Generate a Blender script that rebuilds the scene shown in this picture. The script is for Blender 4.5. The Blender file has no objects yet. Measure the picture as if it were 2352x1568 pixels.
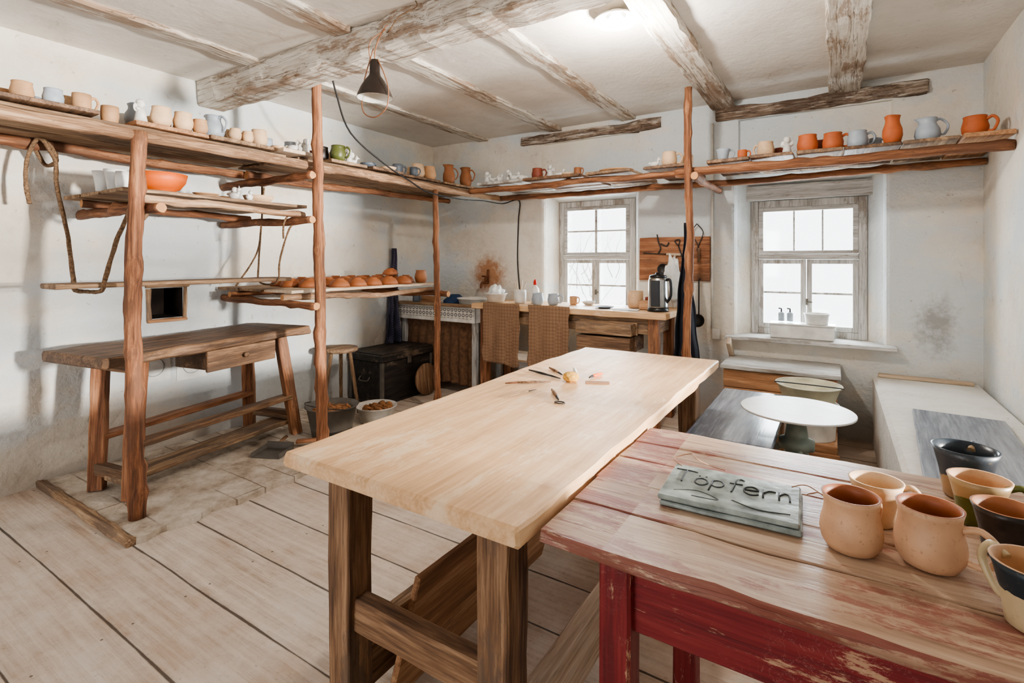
import bpy, bmesh, math, random
from mathutils import Vector, Matrix, noise
random.seed(7)
SC = bpy.context.scene
COL = SC.collection
R = math.radians

def lin(c):
    c = c/255.0
    return c/12.92 if c <= 0.04045 else ((c+0.055)/1.055)**2.4
def S(r, g, b): return (lin(r), lin(g), lin(b), 1.0)

# ------------------------------------------------------------------ materials
MC = {}
def base_mat(name):
    m = bpy.data.materials.new(name); m.use_nodes = True
    nt = m.node_tree
    return m, nt, nt.nodes['Principled BSDF']
def N(nt, t, **kw):
    n = nt.nodes.new(t)
    for k, v in kw.items():
        if k in n.inputs: n.inputs[k].default_value = v
        else: setattr(n, k, v)
    return n
def ramp(nt, stops):
    n = nt.nodes.new('ShaderNodeValToRGB')
    cr = n.color_ramp
    while len(cr.elements) < len(stops): cr.elements.new(0.5)
    for e, (p, c) in zip(cr.elements, stops):
        e.position = p; e.color = c
    return n
def mix(nt, fac, a, b):
    n = nt.nodes.new('ShaderNodeMix'); n.data_type = 'RGBA'
    L = nt.links
    for sock, v in ((n.inputs[0], fac), (n.inputs[6], a), (n.inputs[7], b)):
        if isinstance(v, bpy.types.NodeSocket): L.new(v, sock)
        else: sock.default_value = v
    return n.outputs[2]
def MM(nt, op, a, bb=None, c=None):
    n = N(nt, 'ShaderNodeMath', operation=op)
    for i, x in enumerate((a, bb, c)):
        if x is None: continue
        if isinstance(x, bpy.types.NodeSocket): nt.links.new(x, n.inputs[i])
        else: n.inputs[i].default_value = x
    return n.outputs[0]
def coords(nt, scale=(1, 1, 1), rnd=True):
    tc = N(nt, 'ShaderNodeTexCoord'); L = nt.links
    src = tc.outputs['Object']
    if rnd:
        oi = N(nt, 'ShaderNodeObjectInfo')
        mu = N(nt, 'ShaderNodeMath', operation='MULTIPLY'); mu.inputs[1].default_value = 37.0
        L.new(oi.outputs['Random'], mu.inputs[0])
        ad = N(nt, 'ShaderNodeVectorMath', operation='ADD')
        L.new(src, ad.inputs[0]); L.new(mu.outputs[0], ad.inputs[1]); src = ad.outputs[0]
    mp = N(nt, 'ShaderNodeMapping'); mp.inputs['Scale'].default_value = scale
    L.new(src, mp.inputs['Vector'])
    return mp.outputs[0], src
def mapped(nt, src, s):
    mp = N(nt, 'ShaderNodeMapping'); mp.inputs['Scale'].default_value = s; nt.links.new(src, mp.inputs['Vector'])
    return mp.outputs[0]
def bump(nt, b, h, strength=.3, dist=.01):
    bp = N(nt, 'ShaderNodeBump'); bp.inputs['Strength'].default_value = strength
    bp.inputs['Distance'].default_value = dist
    nt.links.new(h, bp.inputs['Height']); nt.links.new(bp.outputs[0], b.inputs['Normal'])

# family: (dark, mid, light, patch colour, patch amount, scale, rough, bump, knots, crack colour, crack amount)
FAM = {
 'pine':   (S(200,158,116), S(217,177,135), S(227,194,156), S(232,208,178), .35, 24, .5, .12, True, S(184,142,100), .25),
 'leg':    (S(82,60,46), S(128,96,70), S(166,132,102), S(102,84,70), .5, 26, .75, .4, False, S(54,38,28), .4),
 'legred': (S(94,60,40), S(144,96,66), S(176,128,94), S(112,80,60), .45, 24, .7, .4, False, S(62,40,28), .4),
 'dark':   (S(68,50,36), S(112,84,62), S(150,118,90), S(88,68,52), .5, 22, .6, .5, False, S(42,30,22), .5),
 'bark':   (S(86,55,38), S(136,90,62), S(172,124,90), S(106,74,55), .5, 20, .8, .7, False, S(56,37,27), .4),
 'rail':   (S(106,78,58), S(154,120,92), S(194,164,134), S(114,84,64), .5, 22, .85, .7, False, S(64,46,35), .45),
 'board':  (S(98,76,58), S(142,114,88), S(182,154,124), S(110,92,78), .5, 24, .8, .4, False, S(68,50,38), .45),
 'orange': (S(132,94,66), S(166,122,88), S(196,154,118), S(152,114,86), .4, 22, .75, .3, False, S(92,62,42), .35),
 'white':  (S(150,130,110), S(208,200,188), S(230,224,214), S(146,118,94), .56, 20, .92, .9, False, S(86,66,52), .7),
 'lintel': (S(72,58,48), S(136,118,102), S(210,200,188), S(82,64,52), .62, 14, .92, 1.0, False, S(44,34,27), .75),
 'grey':   (S(150,146,140), S(184,182,178), S(210,208,204), S(134,122,110), .42, 26, .8, .4, False, S(102,92,82), .5),
 'pale':   (S(180,156,130), S(206,184,160), S(226,210,190), S(186,166,142), .45, 22, .8, .3, False, S(134,110,88), .4),
 'redtop': (S(140,112,92), S(176,147,124), S(200,176,152), S(132,62,56), .50, 18, .38, .3, False, S(108,74,60), .4),
 'rededge':(S(140,106,86), S(172,138,114), S(196,168,144), S(124,44,42), .72, 18, .5, .5, False, S(96,48,42), .6),
 'redpaint':(S(102,30,34), S(128,40,43), S(144,55,54), S(206,172,138), .27, 24, .55, .3, False, S(74,22,26), .3),
 'blueboard':(S(98,104,116), S(124,130,142), S(152,158,166), S(108,114,126), .4, 18, .22, .08, False, S(80,86,98), .4),
 'black':  (S(20,18,18), S(38,35,33), S(62,54,48), S(124,108,92), .36, 20, .5, .3, False, S(12,12,12), .4),
}
def W(fam, axis):
    key = (fam, axis)
    if key in MC: return MC[key]
    d, m_, l, pc, pa, sc, ro, bu, kn, cc, ca = FAM[fam]
    m, nt, b = base_mat('wood_%s_%s' % (fam, 'xyz'[axis])); L = nt.links
    s = [1, 1, 1]; s[axis] = .06
    v, src = coords(nt, s)
    n1 = N(nt, 'ShaderNodeTexNoise', Scale=float(sc), Detail=8.0, Roughness=.68, Distortion=.4); L.new(v, n1.inputs['Vector'])
    n2 = N(nt, 'ShaderNodeTexNoise', Scale=sc*5.0, Detail=4.0); L.new(v, n2.inputs['Vector'])
    ma = MM(nt, 'MULTIPLY_ADD', n2.outputs[0], .35, MM(nt, 'MULTIPLY', n1.outputs[0], .7))
    rp = ramp(nt, [(.40, d), (.52, m_), (.64, l)]); L.new(ma, rp.inputs[0])
    s3 = [1, 1, 1]; s3[axis] = .25
    psc = {'redpaint': 30.0, 'rededge': 12.0, 'redtop': 9.0}.get(fam, 6.0)
    n3 = N(nt, 'ShaderNodeTexNoise', Scale=psc, Detail=11.0, Roughness=.76); L.new(mapped(nt, src, s3), n3.inputs['Vector'])
    th = .64-pa*.25
    r3 = ramp(nt, [(th, (0, 0, 0, 1)), (th+.045, (1, 1, 1, 1))]); L.new(n3.outputs[0], r3.inputs[0])
    col = mix(nt, MM(nt, 'MULTIPLY', r3.outputs[0], .72), rp.outputs[0], pc)
    s5 = [1, 1, 1]; s5[axis] = .03
    n5 = N(nt, 'ShaderNodeTexNoise', Scale=sc*1.2, Detail=3.0, Roughness=.5, Distortion=.5); L.new(mapped(nt, src, s5), n5.inputs['Vector'])
    r5 = ramp(nt, [(.490, (0, 0, 0, 1)), (.5, (1, 1, 1, 1)), (.510, (0, 0, 0, 1))]); L.new(n5.outputs[0], r5.inputs[0])
    col = mix(nt, MM(nt, 'MULTIPLY', r5.outputs[0], ca), col, cc)
    if fam in ('redtop', 'pine', 'redpaint', 'blueboard'):   # short light scratches
        ns = N(nt, 'ShaderNodeTexNoise', Scale=26.0, Detail=5.0, Roughness=.6, Distortion=2.0); L.new(mapped(nt, src, (1, .35, 1) if axis == 0 else (.5, 1, 1)), ns.inputs['Vector'])
        rs = ramp(nt, [(.495, (0, 0, 0, 1)), (.5, (1, 1, 1, 1)), (.505, (0, 0, 0, 1))]); L.new(ns.outputs[0], rs.inputs[0])
        n7 = N(nt, 'ShaderNodeTexNoise', Scale=3.0, Detail=2.0); L.new(src, n7.inputs['Vector'])
        r7 = ramp(nt, [(.52, (0, 0, 0, 1)), (.6, (1, 1, 1, 1))]); L.new(n7.outputs[0], r7.inputs[0])
        col = mix(nt, MM(nt, 'MULTIPLY', MM(nt, 'MULTIPLY', rs.outputs[0], r7.outputs[0]), .4), col, S(228,212,192) if fam != 'pine' else S(184,144,104))
    if kn:
        vo = N(nt, 'ShaderNodeTexVoronoi', Scale=3.2)
        s4 = [1, 1, 1]; s4[axis] = .55
        L.new(mapped(nt, src, s4), vo.inputs['Vector'])
        r4 = ramp(nt, [(.02, (1, 1, 1, 1)), (.06, (0, 0, 0, 1))]); L.new(vo.outputs['Distance'], r4.inputs[0])
        col = mix(nt, MM(nt, 'MULTIPLY', r4.outputs[0], .5), col, S(160,112,78))
    L.new(col, b.inputs['Base Color'])
    b.inputs['Roughness'].default_value = ro
    bump(nt, b, MM(nt, 'MULTIPLY_ADD', r5.outputs[0], -.5*ca, ma), bu, .006)
    MC[key] = m
    return m

def plain(name, c, rough=.6, metal=0.0, var=.12, scale=12, spec=None, bumps=.1):
    if name in MC: return MC[name]
    m, nt, b = base_mat(name); L = nt.links
    v, _ = coords(nt)
    n = N(nt, 'ShaderNodeTexNoise', Scale=float(scale), Detail=5.0); L.new(v, n.inputs['Vector'])
    dk = tuple(x*(1-var*2) for x in c[:3])+(1,); lt = tuple(min(1, x*(1+var)) for x in c[:3])+(1,)
    rp = ramp(nt, [(.3, dk), (.7, lt)]); L.new(n.outputs[0], rp.inputs[0])
    col = rp.outputs[0]
    if spec:
        n2 = N(nt, 'ShaderNodeTexNoise', Scale=140.0, Detail=4.0, Roughness=.6); L.new(v, n2.inputs['Vector'])
        rs = ramp(nt, [(.62, (0, 0, 0, 1)), (.67, (1, 1, 1, 1))]); L.new(n2.outputs[0], rs.inputs[0])
        col = mix(nt, MM(nt, 'MULTIPLY', rs.outputs[0], .35), col, spec)
    L.new(col, b.inputs['Base Color'])
    b.inputs['Roughness'].default_value = rough; b.inputs['Metallic'].default_value = metal
    if bumps: bump(nt, b, n.outputs[0], bumps, .004)
    MC[name] = m
    return m

def plaster(name, c1, c2, stain, amt=.5, spots=(), cool=None, bs=.6):
    m, nt, b = base_mat(name); L = nt.links
    v, _ = coords(nt, rnd=False)
    n1 = N(nt, 'ShaderNodeTexNoise', Scale=1.3, Detail=9.0, Roughness=.62); L.new(v, n1.inputs['Vector'])
    rp = ramp(nt, [(.40, c1), (.60, c2)]); L.new(n1.outputs[0], rp.inputs[0])
    col = rp.outputs[0]
    n2 = N(nt, 'ShaderNodeTexNoise', Scale=2.4, Detail=12.0, Roughness=.78); L.new(v, n2.inputs['Vector'])
    r2 = ramp(nt, [(.52, (0, 0, 0, 1)), (.72, (1, 1, 1, 1))]); L.new(n2.outputs[0], r2.inputs[0])
    col = mix(nt, MM(nt, 'MULTIPLY', r2.outputs[0], amt), col, stain)
    if cool:
        n4 = N(nt, 'ShaderNodeTexNoise', Scale=.7, Detail=7.0, Roughness=.6); L.new(mapped(nt, v, (1, 1, 1.6)), n4.inputs['Vector'])
        r4 = ramp(nt, [(.44, (0, 0, 0, 1)), (.54, (1, 1, 1, 1))]); L.new(n4.outputs[0], r4.inputs[0])
        col = mix(nt, MM(nt, 'MULTIPLY', r4.outputs[0], .75), col, cool)
    vo = N(nt, 'ShaderNodeTexVoronoi', feature='DISTANCE_TO_EDGE', Scale=1.1)
    nd = N(nt, 'ShaderNodeTexNoise', Scale=3.0, Detail=6.0); L.new(v, nd.inputs['Vector'])
    va = N(nt, 'ShaderNodeVectorMath', operation='MULTIPLY_ADD'); L.new(nd.outputs['Color'], va.inputs[0]); va.inputs[1].default_value = (.5, .5, .5); L.new(v, va.inputs[2])
    L.new(va.outputs[0], vo.inputs['Vector'])
    rc = ramp(nt, [(.0, (1, 1, 1, 1)), (.006, (0, 0, 0, 1))]); L.new(vo.outputs['Distance'], rc.inputs[0])
    crk = MM(nt, 'MULTIPLY', rc.outputs[0], r2.outputs[0])
    col = mix(nt, MM(nt, 'MULTIPLY', crk, .6), col, S(130,114,98))
    np_ = N(nt, 'ShaderNodeTexNoise', Scale=28.0, Detail=3.0); L.new(v, np_.inputs['Vector'])
    rp2 = ramp(nt, [(.70, (0, 0, 0, 1)), (.73, (1, 1, 1, 1))]); L.new(np_.outputs[0], rp2.inputs[0])
    col = mix(nt, MM(nt, 'MULTIPLY', rp2.outputs[0], .35), col, S(140,122,104))
    for (p, rad, c, a, sq, off) in spots:
        mq = mapped(nt, v, sq)
        ds = N(nt, 'ShaderNodeVectorMath', operation='DISTANCE'); L.new(mq, ds.inputs[0]); ds.inputs[1].default_value = tuple(p[i]*sq[i] for i in range(3))
        f = MM(nt, 'SUBTRACT', 1.0, MM(nt, 'DIVIDE', ds.outputs['Value'], rad))
        nn = N(nt, 'ShaderNodeTexNoise', Scale=14.0, Detail=12.0, Roughness=.8); L.new(v, nn.inputs['Vector'])
        g = MM(nt, 'ADD', f, MM(nt, 'MULTIPLY', MM(nt, 'SUBTRACT', nn.outputs[0], .5), 2.2))
        rr = ramp(nt, [(off, (0, 0, 0, 1)), (off+.6, (1, 1, 1, 1))]); L.new(g, rr.inputs[0])
        col = mix(nt, MM(nt, 'MULTIPLY', MM(nt, 'MULTIPLY', rr.outputs[0], MM(nt, 'MINIMUM', MM(nt, 'MAXIMUM', MM(nt, 'MULTIPLY', f, 2.0), 0.0), 1.0)), a), col, c)
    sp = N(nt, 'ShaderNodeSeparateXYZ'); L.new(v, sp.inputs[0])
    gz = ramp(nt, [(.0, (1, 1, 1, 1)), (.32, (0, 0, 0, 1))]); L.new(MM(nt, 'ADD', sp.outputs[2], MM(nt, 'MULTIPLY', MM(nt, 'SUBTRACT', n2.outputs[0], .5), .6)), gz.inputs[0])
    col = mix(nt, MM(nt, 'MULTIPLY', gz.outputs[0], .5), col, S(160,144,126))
    L.new(col, b.inputs['Base Color']); b.inputs['Roughness'].default_value = .92
    n3 = N(nt, 'ShaderNodeTexNoise', Scale=18.0, Detail=9.0, Roughness=.62); L.new(v, n3.inputs['Vector'])
    bump(nt, b, MM(nt, 'ADD', n3.outputs[0], MM(nt, 'MULTIPLY', n1.outputs[0], 3.0)), bs, .025)
    return m
M_WALL = plaster('plaster_wall', S(222,212,198), S(232,226,214), S(190,176,160), .55, [((.57, 4.44, .86), .26, S(128,122,116), .65, (1.3, 1, .75), .3), ((-3.10, 4.44, 1.14), .30, S(168,112,66), .85, (1, 1, 1), .05), ((-3.87, 3.9, .75), .3, S(160,120,94), .5, (1, 1, 1), .2)], S(204,214,220))
M_CEIL = plaster('plaster_ceiling', S(222,215,206), S(234,229,221), S(194,182,168), .5, bs=.22)
M_LEDGE = plaster('plaster_ledge', S(216,212,204), S(230,227,220), S(182,170,154), .45)
def slab_mat():
    m, nt, b = base_mat('stone_slab'); L = nt.links
    v, _ = coords(nt, rnd=False)
    n1 = N(nt, 'ShaderNodeTexNoise', Scale=5.0, Detail=12.0, Roughness=.75); L.new(v, n1.inputs['Vector'])
    rp = ramp(nt, [(.36, S(160,142,124)), (.5, S(202,188,170)), (.62, S(224,214,200))]); L.new(n1.outputs[0], rp.inputs[0])
    va = N(nt, 'ShaderNodeVectorMath', operation='MULTIPLY_ADD'); L.new(n1.outputs['Color'], va.inputs[0]); va.inputs[1].default_value = (.03, .03, .03); L.new(v, va.inputs[2])
    br = N(nt, 'ShaderNodeTexBrick', Scale=1.0); br.inputs['Brick Width'].default_value = .9; br.inputs['Row Height'].default_value = .17; br.inputs['Mortar Size'].default_value = .005
    L.new(va.outputs[0], br.inputs['Vector'])
    n6 = N(nt, 'ShaderNodeTexNoise', Scale=1.7, Detail=4.0); L.new(v, n6.inputs['Vector'])
    r6 = ramp(nt, [(.42, (0, 0, 0, 1)), (.5, (1, 1, 1, 1))]); L.new(n6.outputs[0], r6.inputs[0])
    f = MM(nt, 'MULTIPLY', br.outputs['Fac'], r6.outputs[0])
    col = mix(nt, MM(nt, 'MULTIPLY', f, .65), rp.outputs[0], S(112,90,72))
    L.new(col, b.inputs['Base Color']); b.inputs['Roughness'].default_value = .95
    bump(nt, b, MM(nt, 'MULTIPLY_ADD', f, -.8, n1.outputs[0]), .8, .025)
    return m
M_SLAB = slab_mat()

def floor_mat():
    m, nt, b = base_mat('floor_planks'); L = nt.links
    tc = N(nt, 'ShaderNodeTexCoord')
    ob = N(nt, 'ShaderNodeVectorMath', operation='ADD'); ob.inputs[1].default_value = (0, .02, 0); L.new(tc.outputs['Object'], ob.inputs[0])
    sp = N(nt, 'ShaderNodeSeparateXYZ'); L.new(ob.outputs[0], sp.inputs[0])
    M = lambda *a: MM(nt, *a)
    nz = N(nt, 'ShaderNodeTexNoise', Scale=1.0, Detail=5.0); L.new(ob.outputs[0], nz.inputs['Vector'])
    yw = M('MULTIPLY_ADD', nz.outputs[0], .03, sp.outputs[1])
    q = M('DIVIDE', yw, .27)
    idx = M('FLOOR', q); fr = M('FRACT', q)
    wn = N(nt, 'ShaderNodeTexWhiteNoise', noise_dimensions='1D'); L.new(idx, wn.inputs['W'])
    cx = N(nt, 'ShaderNodeCombineXYZ')
    L.new(M('MULTIPLY_ADD', wn.outputs[0], 9.0, M('MULTIPLY', sp.outputs[0], .05)), cx.inputs[0]); L.new(sp.outputs[1], cx.inputs[1]); L.new(idx, cx.inputs[2])
    g = N(nt, 'ShaderNodeTexNoise', Scale=36.0, Detail=9.0, Roughness=.7, Distortion=.2); L.new(cx.outputs[0], g.inputs['Vector'])
    rp = ramp(nt, [(.34, S(166,144,124)), (.5, S(198,180,162)), (.66, S(218,204,188))]); L.new(g.outputs[0], rp.inputs[0])
    gl = N(nt, 'ShaderNodeTexNoise', Scale=16.0, Detail=2.0, Distortion=.5); L.new(cx.outputs[0], gl.inputs['Vector'])
    rl_ = ramp(nt, [(.485, (0, 0, 0, 1)), (.5, (1, 1, 1, 1)), (.515, (0, 0, 0, 1))]); L.new(gl.outputs[0], rl_.inputs[0])
    c1 = mix(nt, M('MULTIPLY', rl_.outputs[0], .25), rp.outputs[0], S(138,112,90))
    hue = mix(nt, M('MULTIPLY', wn.outputs[0], .4), c1, S(186,160,138))
    d = N(nt, 'ShaderNodeTexNoise', Scale=2.6, Detail=10.0, Roughness=.78); L.new(ob.outputs[0], d.inputs['Vector'])
    r2 = ramp(nt, [(.42, (0, 0, 0, 1)), (.58, (1, 1, 1, 1))]); L.new(d.outputs[0], r2.inputs[0])
    c2 = mix(nt, M('MULTIPLY', r2.outputs[0], .5), hue, S(222,214,204))
    sc = N(nt, 'ShaderNodeTexNoise', Scale=55.0, Detail=6.0, Roughness=.7); L.new(ob.outputs[0], sc.inputs['Vector'])
    rs = ramp(nt, [(.60, (0, 0, 0, 1)), (.65, (1, 1, 1, 1))]); L.new(sc.outputs[0], rs.inputs[0])
    c2 = mix(nt, M('MULTIPLY', rs.outputs[0], .38), c2, S(134,114,96))
    vo = N(nt, 'ShaderNodeTexVoronoi', Scale=3.2)
    L.new(mapped(nt, ob.outputs[0], (.6, 1, 1)), vo.inputs['Vector'])
    r4 = ramp(nt, [(.012, (1, 1, 1, 1)), (.02, (.6, .6, .6, 1)), (.05, (0, 0, 0, 1))]); L.new(vo.outputs['Distance'], r4.inputs[0])
    c3 = mix(nt, M('MULTIPLY', r4.outputs[0], .75), c2, S(112,86,66))
    fx = M('FRACT', M('DIVIDE', sp.outputs[0], .85))
    ny = M('ABSOLUTE', M('SUBTRACT', M('ABSOLUTE', M('SUBTRACT', fr, .5)), .33))
    nd = M('SQRT', M('ADD', M('POWER', M('MULTIPLY', M('SUBTRACT', fx, .5), .85), 2.0), M('POWER', M('MULTIPLY', ny, .27), 2.0)))
    nm_ = M('LESS_THAN', nd, .0045)
    c3 = mix(nt, M('MULTIPLY', nm_, .75), c3, S(70,58,50))
    e = M('MINIMUM', fr, M('SUBTRACT', 1.0, fr))
    wv = N(nt, 'ShaderNodeTexNoise', Scale=3.0, Detail=6.0, Roughness=.6); L.new(ob.outputs[0], wv.inputs['Vector'])
    e2 = M('ADD', e, M('MULTIPLY', M('SUBTRACT', wv.outputs[0], .5), .045))
    r5 = ramp(nt, [(.009, (1, 1, 1, 1)), (.018, (0, 0, 0, 1))]); L.new(e2, r5.inputs[0])
    c4 = mix(nt, M('MULTIPLY', r5.outputs[0], .85), c3, S(56,40,30))
    L.new(c4, b.inputs['Base Color']); b.inputs['Roughness'].default_value = .85
    bump(nt, b, M('MULTIPLY_ADD', r5.outputs[0], -2.0, g.outputs[0]), .6, .008)
    return m
M_FLOOR = floor_mat()

def two_tone(name, c1, c2, zc):
    m, nt, b = base_mat(name); L = nt.links
    tc = N(nt, 'ShaderNodeTexCoord'); sp = N(nt, 'ShaderNodeSeparateXYZ'); L.new(tc.outputs['Object'], sp.inputs[0])
    nz = N(nt, 'ShaderNodeTexNoise', Scale=22.0, Detail=6.0); L.new(tc.outputs['Object'], nz.inputs['Vector'])
    a = MM(nt, 'MULTIPLY_ADD', nz.outputs[0], .03, sp.outputs[2])
    r = MM(nt, 'GREATER_THAN', a, zc)
    col = mix(nt, r, c1, c2)
    n2 = N(nt, 'ShaderNodeTexNoise', Scale=90.0, Detail=6.0, Roughness=.7); L.new(tc.outputs['Object'], n2.inputs['Vector'])
    rs = ramp(nt, [(.58, (0, 0, 0, 1)), (.66, (1, 1, 1, 1))]); L.new(n2.outputs[0], rs.inputs[0])
    col = mix(nt, MM(nt, 'MULTIPLY', rs.outputs[0], .3), col, S(150,130,100))
    L.new(col, b.inputs['Base Color']); b.inputs['Roughness'].default_value = .38
    bump(nt, b, n2.outputs[0], .2, .002)
    return m
def pattern_mat(name, c1, c2, scale, kind='check'):
    m, nt, b = base_mat(name); L = nt.links
    v, _ = coords(nt, rnd=False)
    if kind == 'check':
        rot = N(nt, 'ShaderNodeMapping'); rot.inputs['Rotation'].default_value = (0, R(45), 0); L.new(v, rot.inputs['Vector'])
        t = N(nt, 'ShaderNodeTexChecker', Scale=float(scale), Color1=c1, Color2=c2); L.new(rot.outputs[0], t.inputs['Vector'])
        n = N(nt, 'ShaderNodeTexNoise', Scale=6.0); L.new(v, n.inputs['Vector'])
        col = mix(nt, n.outputs[0], t.outputs[0], c1)
    else:
        t = N(nt, 'ShaderNodeTexVoronoi', Scale=float(scale)); t.inputs['Randomness'].default_value = 0
        L.new(v, t.inputs['Vector'])
        rp = ramp(nt, [(.2, c1), (.24, c2), (.36, c2), (.4, c1)]); L.new(t.outputs['Distance'], rp.inputs[0]); col = rp.outputs[0]
    L.new(col, b.inputs['Base Color']); b.inputs['Roughness'].default_value = .9
    return m

SPK = S(130,92,62)
C_CREAM = plain('clay_cream', S(218,184,148), .65, spec=SPK)
C_TAN = plain('clay_tan', S(200,156,116), .65, spec=SPK)
C_PEACH = plain('clay_peach', S(210,167,132), .55, 0, .1, 14, spec=SPK)
C_TERRA = plain('clay_terracotta', S(192,102,58), .65)
C_BROWN = plain('clay_brown', S(156,102,66), .6)
C_BOWL = plain('clay_bowl', S(158,96,58), .6)
C_GREY = plain('glaze_greyblue', S(164,174,184), .5)
C_DKGREY = plain('glaze_darkgrey', S(96,104,114), .5)
C_WHITE = plain('glaze_white', S(224,222,216), .45)
C_BLACK = plain('glaze_black', S(46,38,34), .4, 0, .3, 50, bumps=.3)
C_NAVY = plain('glaze_navy', S(40,48,56), .3)
C_GREEN = plain('glaze_green', S(84,90,46), .4)
C_RED = plain('glaze_red', S(128,64,44), .55)
C_INR = plain('clay_inside', S(166,102,68), .5)
C_ORANGE = plain('glaze_orange', S(214,102,38), .55)
M_METAL = plain('steel', S(180,180,178), .3, 1.0)
M_DKMET = plain('dark_metal', S(60,56,54), .5, .3)
M_RUST = plain('rusty_iron', S(120,76,52), .7, .3)
M_TRIM = plain('worn_metal_trim', S(110,104,96), .6, .3)
M_BLKPL = plain('black_plastic', S(24,24,26), .35)
M_ROPE = plain('rope_fibre', S(126,100,76), .95, 0, .3, 90, bumps=.8)
M_CABLE = plain('black_cable', S(28,26,26), .6)
M_WIRE = plain('copper_wire', S(150,104,74), .5, .2)
M_CUT = plain('cut_wood', S(196,144,98), .8)
M_ENAMEL = plain('lamp_enamel_brown', S(42,34,30), .3)
M_LWHITE = plain('enamel_white', S(224,220,212), .35)
M_BLUECLOTH = pattern_mat('checked_blue_cloth', S(60,60,80), S(118,116,134), 60)
M_TOWEL = pattern_mat('checked_brown_cloth', S(142,112,88), S(110,82,62), 48)
M_NAVYCL = plain('navy_cloth', S(32,33,44), .95)
M_CURT = plain('brown_curtain', S(116,86,64), .95, 0, .2, 30)
M_TILE = pattern_mat('ornament_border', S(214,208,198), S(78,80,86), 22, 'vor')
M_PAPER = plain('paper_white', S(222,222,218), .9, bumps=0)
M_SPONGE = plain('sponge_yellow', S(206,160,82), .95, 0, .2, 60, bumps=.6)
M_ORPL = plain('orange_plastic', S(226,104,40), .4)
M_HOLE = plain('hole_lining', S(46,36,30), .95, 0, .3, 9)  # dark colour for the inside of the wall hole
M_SLATE = plain('clay_tablet_grey', S(152,162,158), .24, 0, .32, 20, bumps=.5)
M_INK = plain('dark_engraving', S(44,48,48), .6)
M_SCRAP = plain('clay_scraps', S(160,112,74), .8, 0, .35, 25, bumps=.6)
M_GREENMET = plain('green_grey_metal', S(130,140,130), .45, .1)
M_TUB = plain('tub_cream', S(206,202,176), .5)
M_DISC = plain('wheel_disc', S(210,206,200), .4, 0, .08)
M_TWIG = plain('tree_twig', S(176,178,168), .9)
def emis(name, c, s):
    m, nt, b = base_mat(name); b.inputs['Emission Color'].default_value = c; b.inputs['Emission Strength'].default_value = s
    return m
M_BULB = emis('bulb_glow', (1, .97, .92, 1), 6)
def glass():
    m, nt, b = base_mat('window_glass'); nt.nodes.remove(b); L = nt.links
    t = N(nt, 'ShaderNodeBsdfTransparent'); g = N(nt, 'ShaderNodeBsdfGlossy'); g.inputs['Roughness'].default_value = .05
    mx = N(nt, 'ShaderNodeMixShader'); mx.inputs[0].default_value = .05
    L.new(t.outputs[0], mx.inputs[1]); L.new(g.outputs[0], mx.inputs[2]); L.new(mx.outputs[0], nt.nodes['Material Output'].inputs[0])
    return m
M_GLASS = glass()

# ------------------------------------------------------------------ mesh helpers
def tag(o, label, cat, group=None):
    if len(label.split()) < 4: label = label + ' standing on a wooden board'
    o['label'] = label; o['category'] = cat
    if group: o['group'] = group
    return o
def struct(o, label, cat='wall'):
    o['kind'] = 'structure'; o['label'] = label; o['category'] = cat
    return o
def finish(me, smooth=False):
    bm = bmesh.new(); bm.from_mesh(me)
    bmesh.ops.remove_doubles(bm, verts=bm.verts, dist=1e-5)
    bmesh.ops.recalc_face_normals(bm, faces=bm.faces)
    bm.to_mesh(me); bm.free()
    if smooth:
        for p in me.polygons: p.use_smooth = True
    return me
def add(name, me, mats, loc=(0, 0, 0), rot=(0, 0, 0), parent=None):
    o = bpy.data.objects.new(name, me)
    if mats is not None:
        if not isinstance(mats, (list, tuple)): mats = [mats]
        if len(me.materials) == 0:
            for m in mats: me.materials.append(m)
    o.location = loc
    if len(rot) == 4: o.rotation_mode = 'QUATERNION'; o.rotation_quaternion = rot
    else: o.rotation_euler = rot
    if parent: o.parent = parent
    COL.objects.link(o)
    return o
def merge(name, objs, mats):
    """join several just-built objects (same parent space) into one mesh"""
    bm = bmesh.new()
    base = objs[0].location.copy(); par = objs[0].parent
    for o in objs:
        t = bpy.data.meshes.new('t'); b2 = bmesh.new(); b2.from_mesh(o.data)
        q = o.rotation_quaternion if o.rotation_mode == 'QUATERNION' else o.rotation_euler.to_quaternion()
        b2.transform(Matrix.Translation(o.location-base) @ q.to_matrix().to_4x4()); b2.to_mesh(t); b2.free()
        bm.from_mesh(t); bpy.data.meshes.remove(t)
    for o in objs: bpy.data.objects.remove(o)
    me = bpy.data.meshes.new(name); bm.to_mesh(me); bm.free()
    return add(name, me, mats, base, parent=par)
def empty(name, loc, label, cat, rotz=0, group=None):
    o = bpy.data.objects.new(name, None); o.empty_display_size = .1
    o.location = loc; o.rotation_euler = (0, 0, rotz); COL.objects.link(o)
    return tag(o, label, cat, group)
SEED = [0]
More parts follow.
